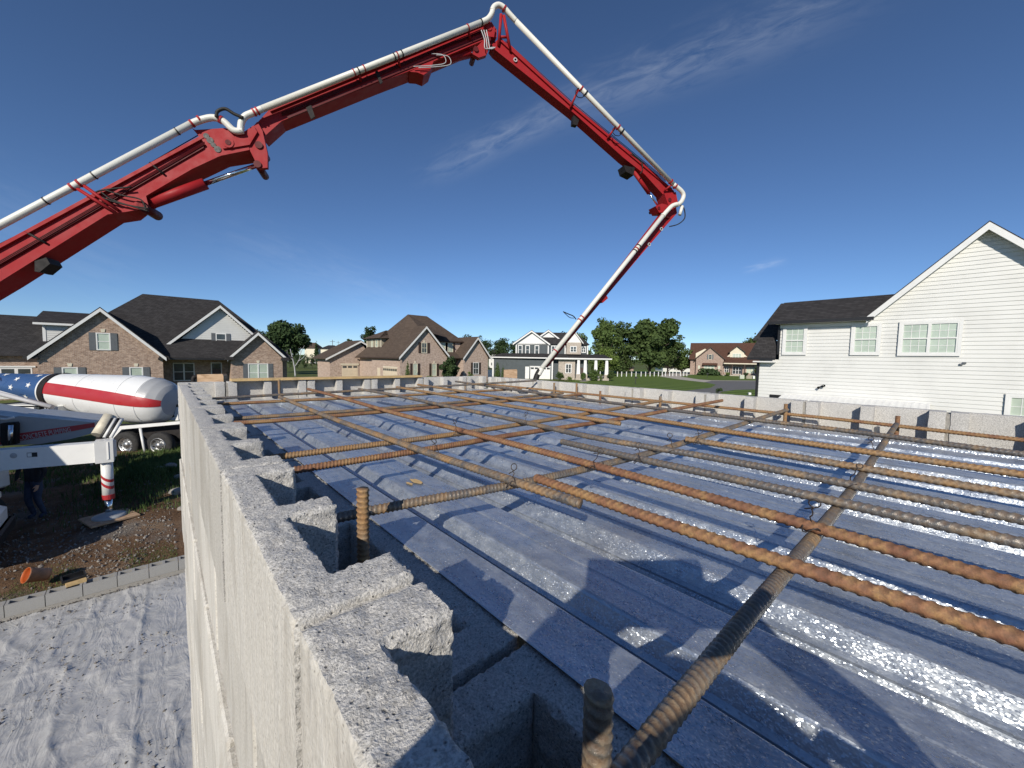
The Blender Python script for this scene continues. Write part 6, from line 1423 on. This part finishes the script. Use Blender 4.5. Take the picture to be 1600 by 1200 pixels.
# ================================================================== PEOPLE
def skin_figure(name, bones, radii, mats, region, sub=2):
    """one continuous body grown over a joint skeleton; bones: (joint, joint)"""
    names = list(radii); idx = {k: i for i, k in enumerate(names)}
    me = bpy.data.meshes.new(name); me.from_pydata([tuple(radii[k][0]) for k in names], [(idx[a], idx[b]) for a, b in bones], []); me.update()
    ob = bpy.data.objects.new(name+'_skel', me); COL.objects.link(ob)
    md_ = ob.modifiers.new('skin', 'SKIN'); md_.use_smooth_shade = True; md_.branch_smoothing = .3
    for k in names:
        r = radii[k][1]; v = me.skin_vertices[0].data[idx[k]]; v.radius = (r if isinstance(r, tuple) else (r, r)); v.use_root = (k == 'pelvis')
    sb = ob.modifiers.new('sub', 'SUBSURF'); sb.levels = sub; sb.render_levels = sub
    bpy.context.view_layer.update(); dg = bpy.context.evaluated_depsgraph_get(); out = bpy.data.meshes.new_from_object(ob.evaluated_get(dg)); COL.objects.unlink(ob); bpy.data.objects.remove(ob)
    out.materials.clear()
    for m_ in mats: out.materials.append(MAT[m_])
    for p in out.polygons: p.material_index = region(p.center); p.use_smooth = True
    return out
def person(name, label, J, R_, mats, region, base, extra=()):
    rt_ = rootl(name, label, 'person', base)
    bones = [('pelvis', 'belly'), ('belly', 'chest'), ('chest', 'neck'), ('neck', 'jaw'), ('jaw', 'skull'), ('skull', 'crown')]
    for s_ in 'lr': bones += [('chest', s_+'sho'), (s_+'sho', s_+'elb'), (s_+'elb', s_+'wri'), (s_+'wri', s_+'palm'), ('pelvis', s_+'hip'), (s_+'hip', s_+'knee'), (s_+'knee', s_+'ank'), (s_+'ank', s_+'toe')]
    b = Vector(base); rad_ = {k: (Vector(J[k])-b, R_[k[1:] if k[0] in 'lr' and k[1:] in R_ else k]) for k in J if k[1:] not in ('f',)}
    body = bpy.data.objects.new('body', skin_figure('body', [q for q in bones if q[0] in J and q[1] in J], rad_, mats, region)); COL.objects.link(body); body.parent = rt_
    # hair cap and face
    sk, cr, nk = Vector(J['skull'])-b, Vector(J['crown'])-b, Vector(J['jaw'])-b
    up = (cr-nk).normalized(); fw = Vector(extra[0]).normalized(); sd = up.cross(fw).normalized()
    Mh = Matrix((sd, fw, up)).transposed().to_4x4(); Mh.translation = sk
    mb = MB(); rng = random.Random(3)
    for i in range(9):
        for j in range(16):
            pass
    mb.lathe((0, -.012, -.01), (0, 0, 1), [(-.055, .098), (-.02, .108), (.03, .108), (.075, .09), (.108, .052), (.12, .001)], 18); h = mb.build('hair', 'hair', rt_, Mh)
    mb = MB(); mb.prism([Vector((-.014, .10, -.035)), Vector((.014, .10, -.035)), Vector((0, .10, .01))], (0, .022, -.004)); mb.build('nose', 'skin', rt_, Mh)
    for s_ in (-1, 1):
        MB().ico((s_*.034, .094, .012), .013, 2).build('eye', 'truck_white', rt_, Mh); MB().ico((s_*.105, -.005, -.01), .03, 2, (.35, .7, 1.)).build('ear', 'skin', rt_, Mh)
    MB().box(-.024, .024, .092, .101, -.062, -.054).build('mouth', 'door_dark', rt_, Mh)
    return rt_
def hand(par, base, W, E, side_dir, palm_n, curl=.5):
    """palm block with five bent fingers; W wrist, E direction of the fingers"""
    b = Vector(base); W = Vector(W)-b; e = Vector(E).normalized(); s_ = Vector(side_dir).normalized(); n = Vector(palm_n).normalized(); mb = MB()
    pal = [W+s_*x+n*z_ for x, z_ in ((-.03, -.013), (.03, -.013), (.034, .0), (.03, .013), (-.03, .013), (-.034, 0))]
    mb.prism(pal, e*.085)
    for k, L in enumerate((.070, .080, .075, .058)):
        p = W+e*.083+s_*(.027-.018*k); pts = [p]; d = e.copy()
        for j in range(3): d = (d+n*curl*(.5+.3*j)).normalized(); p = p+d*L*(.45, .33, .25)[j]; pts.append(p)
        mb.tube(pts, [.0092, .0088, .008, .0065], 8)
    p = W+e*.025+s_*.032; mb.tube([p, p+(s_*.8+e*.6+n*.2).normalized()*.038, p+(s_*.8+e*.6+n*.2).normalized()*.038+(e*.8+n*.6+s_*.1).normalized()*.03], [.012, .0105, .008], 8)
    return mb.build('hand', 'skin', par)
RAD = dict(pelvis=(.15, .12), belly=(.145, .115), chest=(.165, .125), neck=.06, jaw=(.075, .085), skull=(.088, .10), crown=(.06, .07), sho=.075, elb=.048, wri=.031, palm=.03, hip=.105, knee=.066, ank=.045, toe=.045)
# the photographer, on a ladder outside the wall behind the camera
F2 = Vector((math.sin(TH), math.cos(TH), 0)); R2 = Vector((math.cos(TH), -math.sin(TH), 0)); Zv = Vector((0, 0, 1))
def pc(f, r, z): return F2*f+R2*r+Zv*z
HB = pc(-.45, .0, 0)
J = dict(pelvis=pc(-.47, .0, 3.30), belly=pc(-.46, -.01, 3.48), chest=pc(-.43, -.01, 3.74), neck=pc(-.38, -.02, 3.94), jaw=pc(-.34, -.02, 4.03), skull=pc(-.35, -.02, 4.11), crown=pc(-.37, -.02, 4.20),
         lsho=pc(-.42, -.20, 3.85), lelb=pc(-.25, -.36, 3.70), lwri=pc(-.075, -.12, 3.97), lpalm=pc(-.065, -.105, 3.995), rsho=pc(-.42, .17, 3.85), relb=pc(-.26, .36, 3.76), rwri=pc(-.075, .215, 3.98), rpalm=pc(-.065, .20, 4.0),
         lhip=pc(-.48, -.10, 3.22), lknee=pc(-.42, -.12, 2.82), lank=pc(-.50, -.12, 2.44), ltoe=pc(-.38, -.13, 2.38), rhip=pc(-.48, .10, 3.22), rknee=pc(-.46, .12, 2.80), rank=pc(-.52, .12, 2.42), rtoe=pc(-.40, .13, 2.38))
base = (HB.x, HB.y, 2.32)
def reg(c):
    z = c.z+2.32
    if z > 3.93: return 2
    if z > 3.33: return 1 if z < 3.93 else 2
    return 0
ph = person('person', 'person in grey shirt and blue trousers holding up a phone behind the wall', J, RAD, ['cloth_blue', 'cloth_shirt', 'skin'], reg, base, (F2+Zv*-.05,))
hand(ph, base, pc(-.062, -.10, 4.0), pc(-.004, .040, .055), pc(-.9, .1, -.2), pc(.05, .8, .1), .45); hand(ph, base, pc(-.062, .195, 4.005), pc(-.004, -.040, .055), pc(-.9, -.1, -.2), pc(.05, -.8, .1), .45)
ROOTINV['phone_tmp'] = None
Mp = Matrix((RT, UP, -FW)).transposed().to_4x4(); Mp.translation = CAM0
pho = rootl('phone', 'dark smartphone held level in two hands', 'phone', (0, 0, HC)); Mp2 = Matrix((RT, UP, -FW)).transposed().to_4x4()
MB().bbox(-.026, .122, -.053, .021, .006, .0135, .003, Mp2).build('body', 'black', pho); MB().box(-.022, .118, -.049, .017, .0137, .0140, Mp2).build('screen', 'glass_dark', pho)
# ladder
lad = rootl('ladder', 'aluminium ladder leaning outside the tall wall behind the camera', 'ladder', (0, 0, 0))
a0, b0 = pc(-.50, .06, 0), pc(-.30, .06, 0)
for r in (-.2, .2): MB().tube([pc(-.86, .06+r, -.05), pc(-.30, .06+r, 3.2)], .025, 6).build('rail', 'aluminium', lad)
for k in range(11): t_ = (k+.6)/11.2; c = pc(-.86+.56*t_, .06, -.05+3.25*t_); MB().tube([c-R2*.2, c+R2*.2], .016, 6).build('rung', 'aluminium', lad)
# worker in dark clothes under the outrigger
P = atd(57, 808, 9.5); P.z = soil_h(P.x, P.y); u_ = RH.copy(); f_ = -FH
def wk(s_, f, z): return P+u_*s_+f_*f+Zv*z
J = dict(pelvis=wk(0, 0, .95), belly=wk(0, .02, 1.08), chest=wk(0, .03, 1.33), neck=wk(0, .02, 1.50), jaw=wk(0, .05, 1.58), skull=wk(0, .04, 1.66), crown=wk(0, .03, 1.75),
         lsho=wk(.18, .02, 1.42), lelb=wk(.25, -.02, 1.14), lwri=wk(.24, .10, .92), lpalm=wk(.235, .13, .85), rsho=wk(-.18, .02, 1.42), relb=wk(-.33, .03, 1.18), rwri=wk(-.22, .16, 1.0), rpalm=wk(-.17, .18, .97),
         lhip=wk(.09, 0, .88), lknee=wk(.11, .05, .48), lank=wk(.15, -.05, .09), ltoe=wk(.17, .08, .05), rhip=wk(-.09, 0, .88), rknee=wk(-.06, .10, .48), rank=wk(-.02, .02, .09), rtoe=wk(-.02, .15, .05))
def reg2(c): return 2 if c.z > 1.50 else (1 if c.z > .92 else 0)
wkp = person('person', 'worker in dark clothes standing in the shade under the outrigger beam', J, RAD, ['cloth_blue', 'cloth_dark', 'skin'], reg2, tuple(P), (f_,))
hand(wkp, tuple(P), wk(.235, .13, .86), wk(-.01, .05, -.2)-P, f_, -u_, .3); hand(wkp, tuple(P), wk(-.17, .18, .97), wk(.15, .05, -.02)-P, Zv, f_*-1, .4)
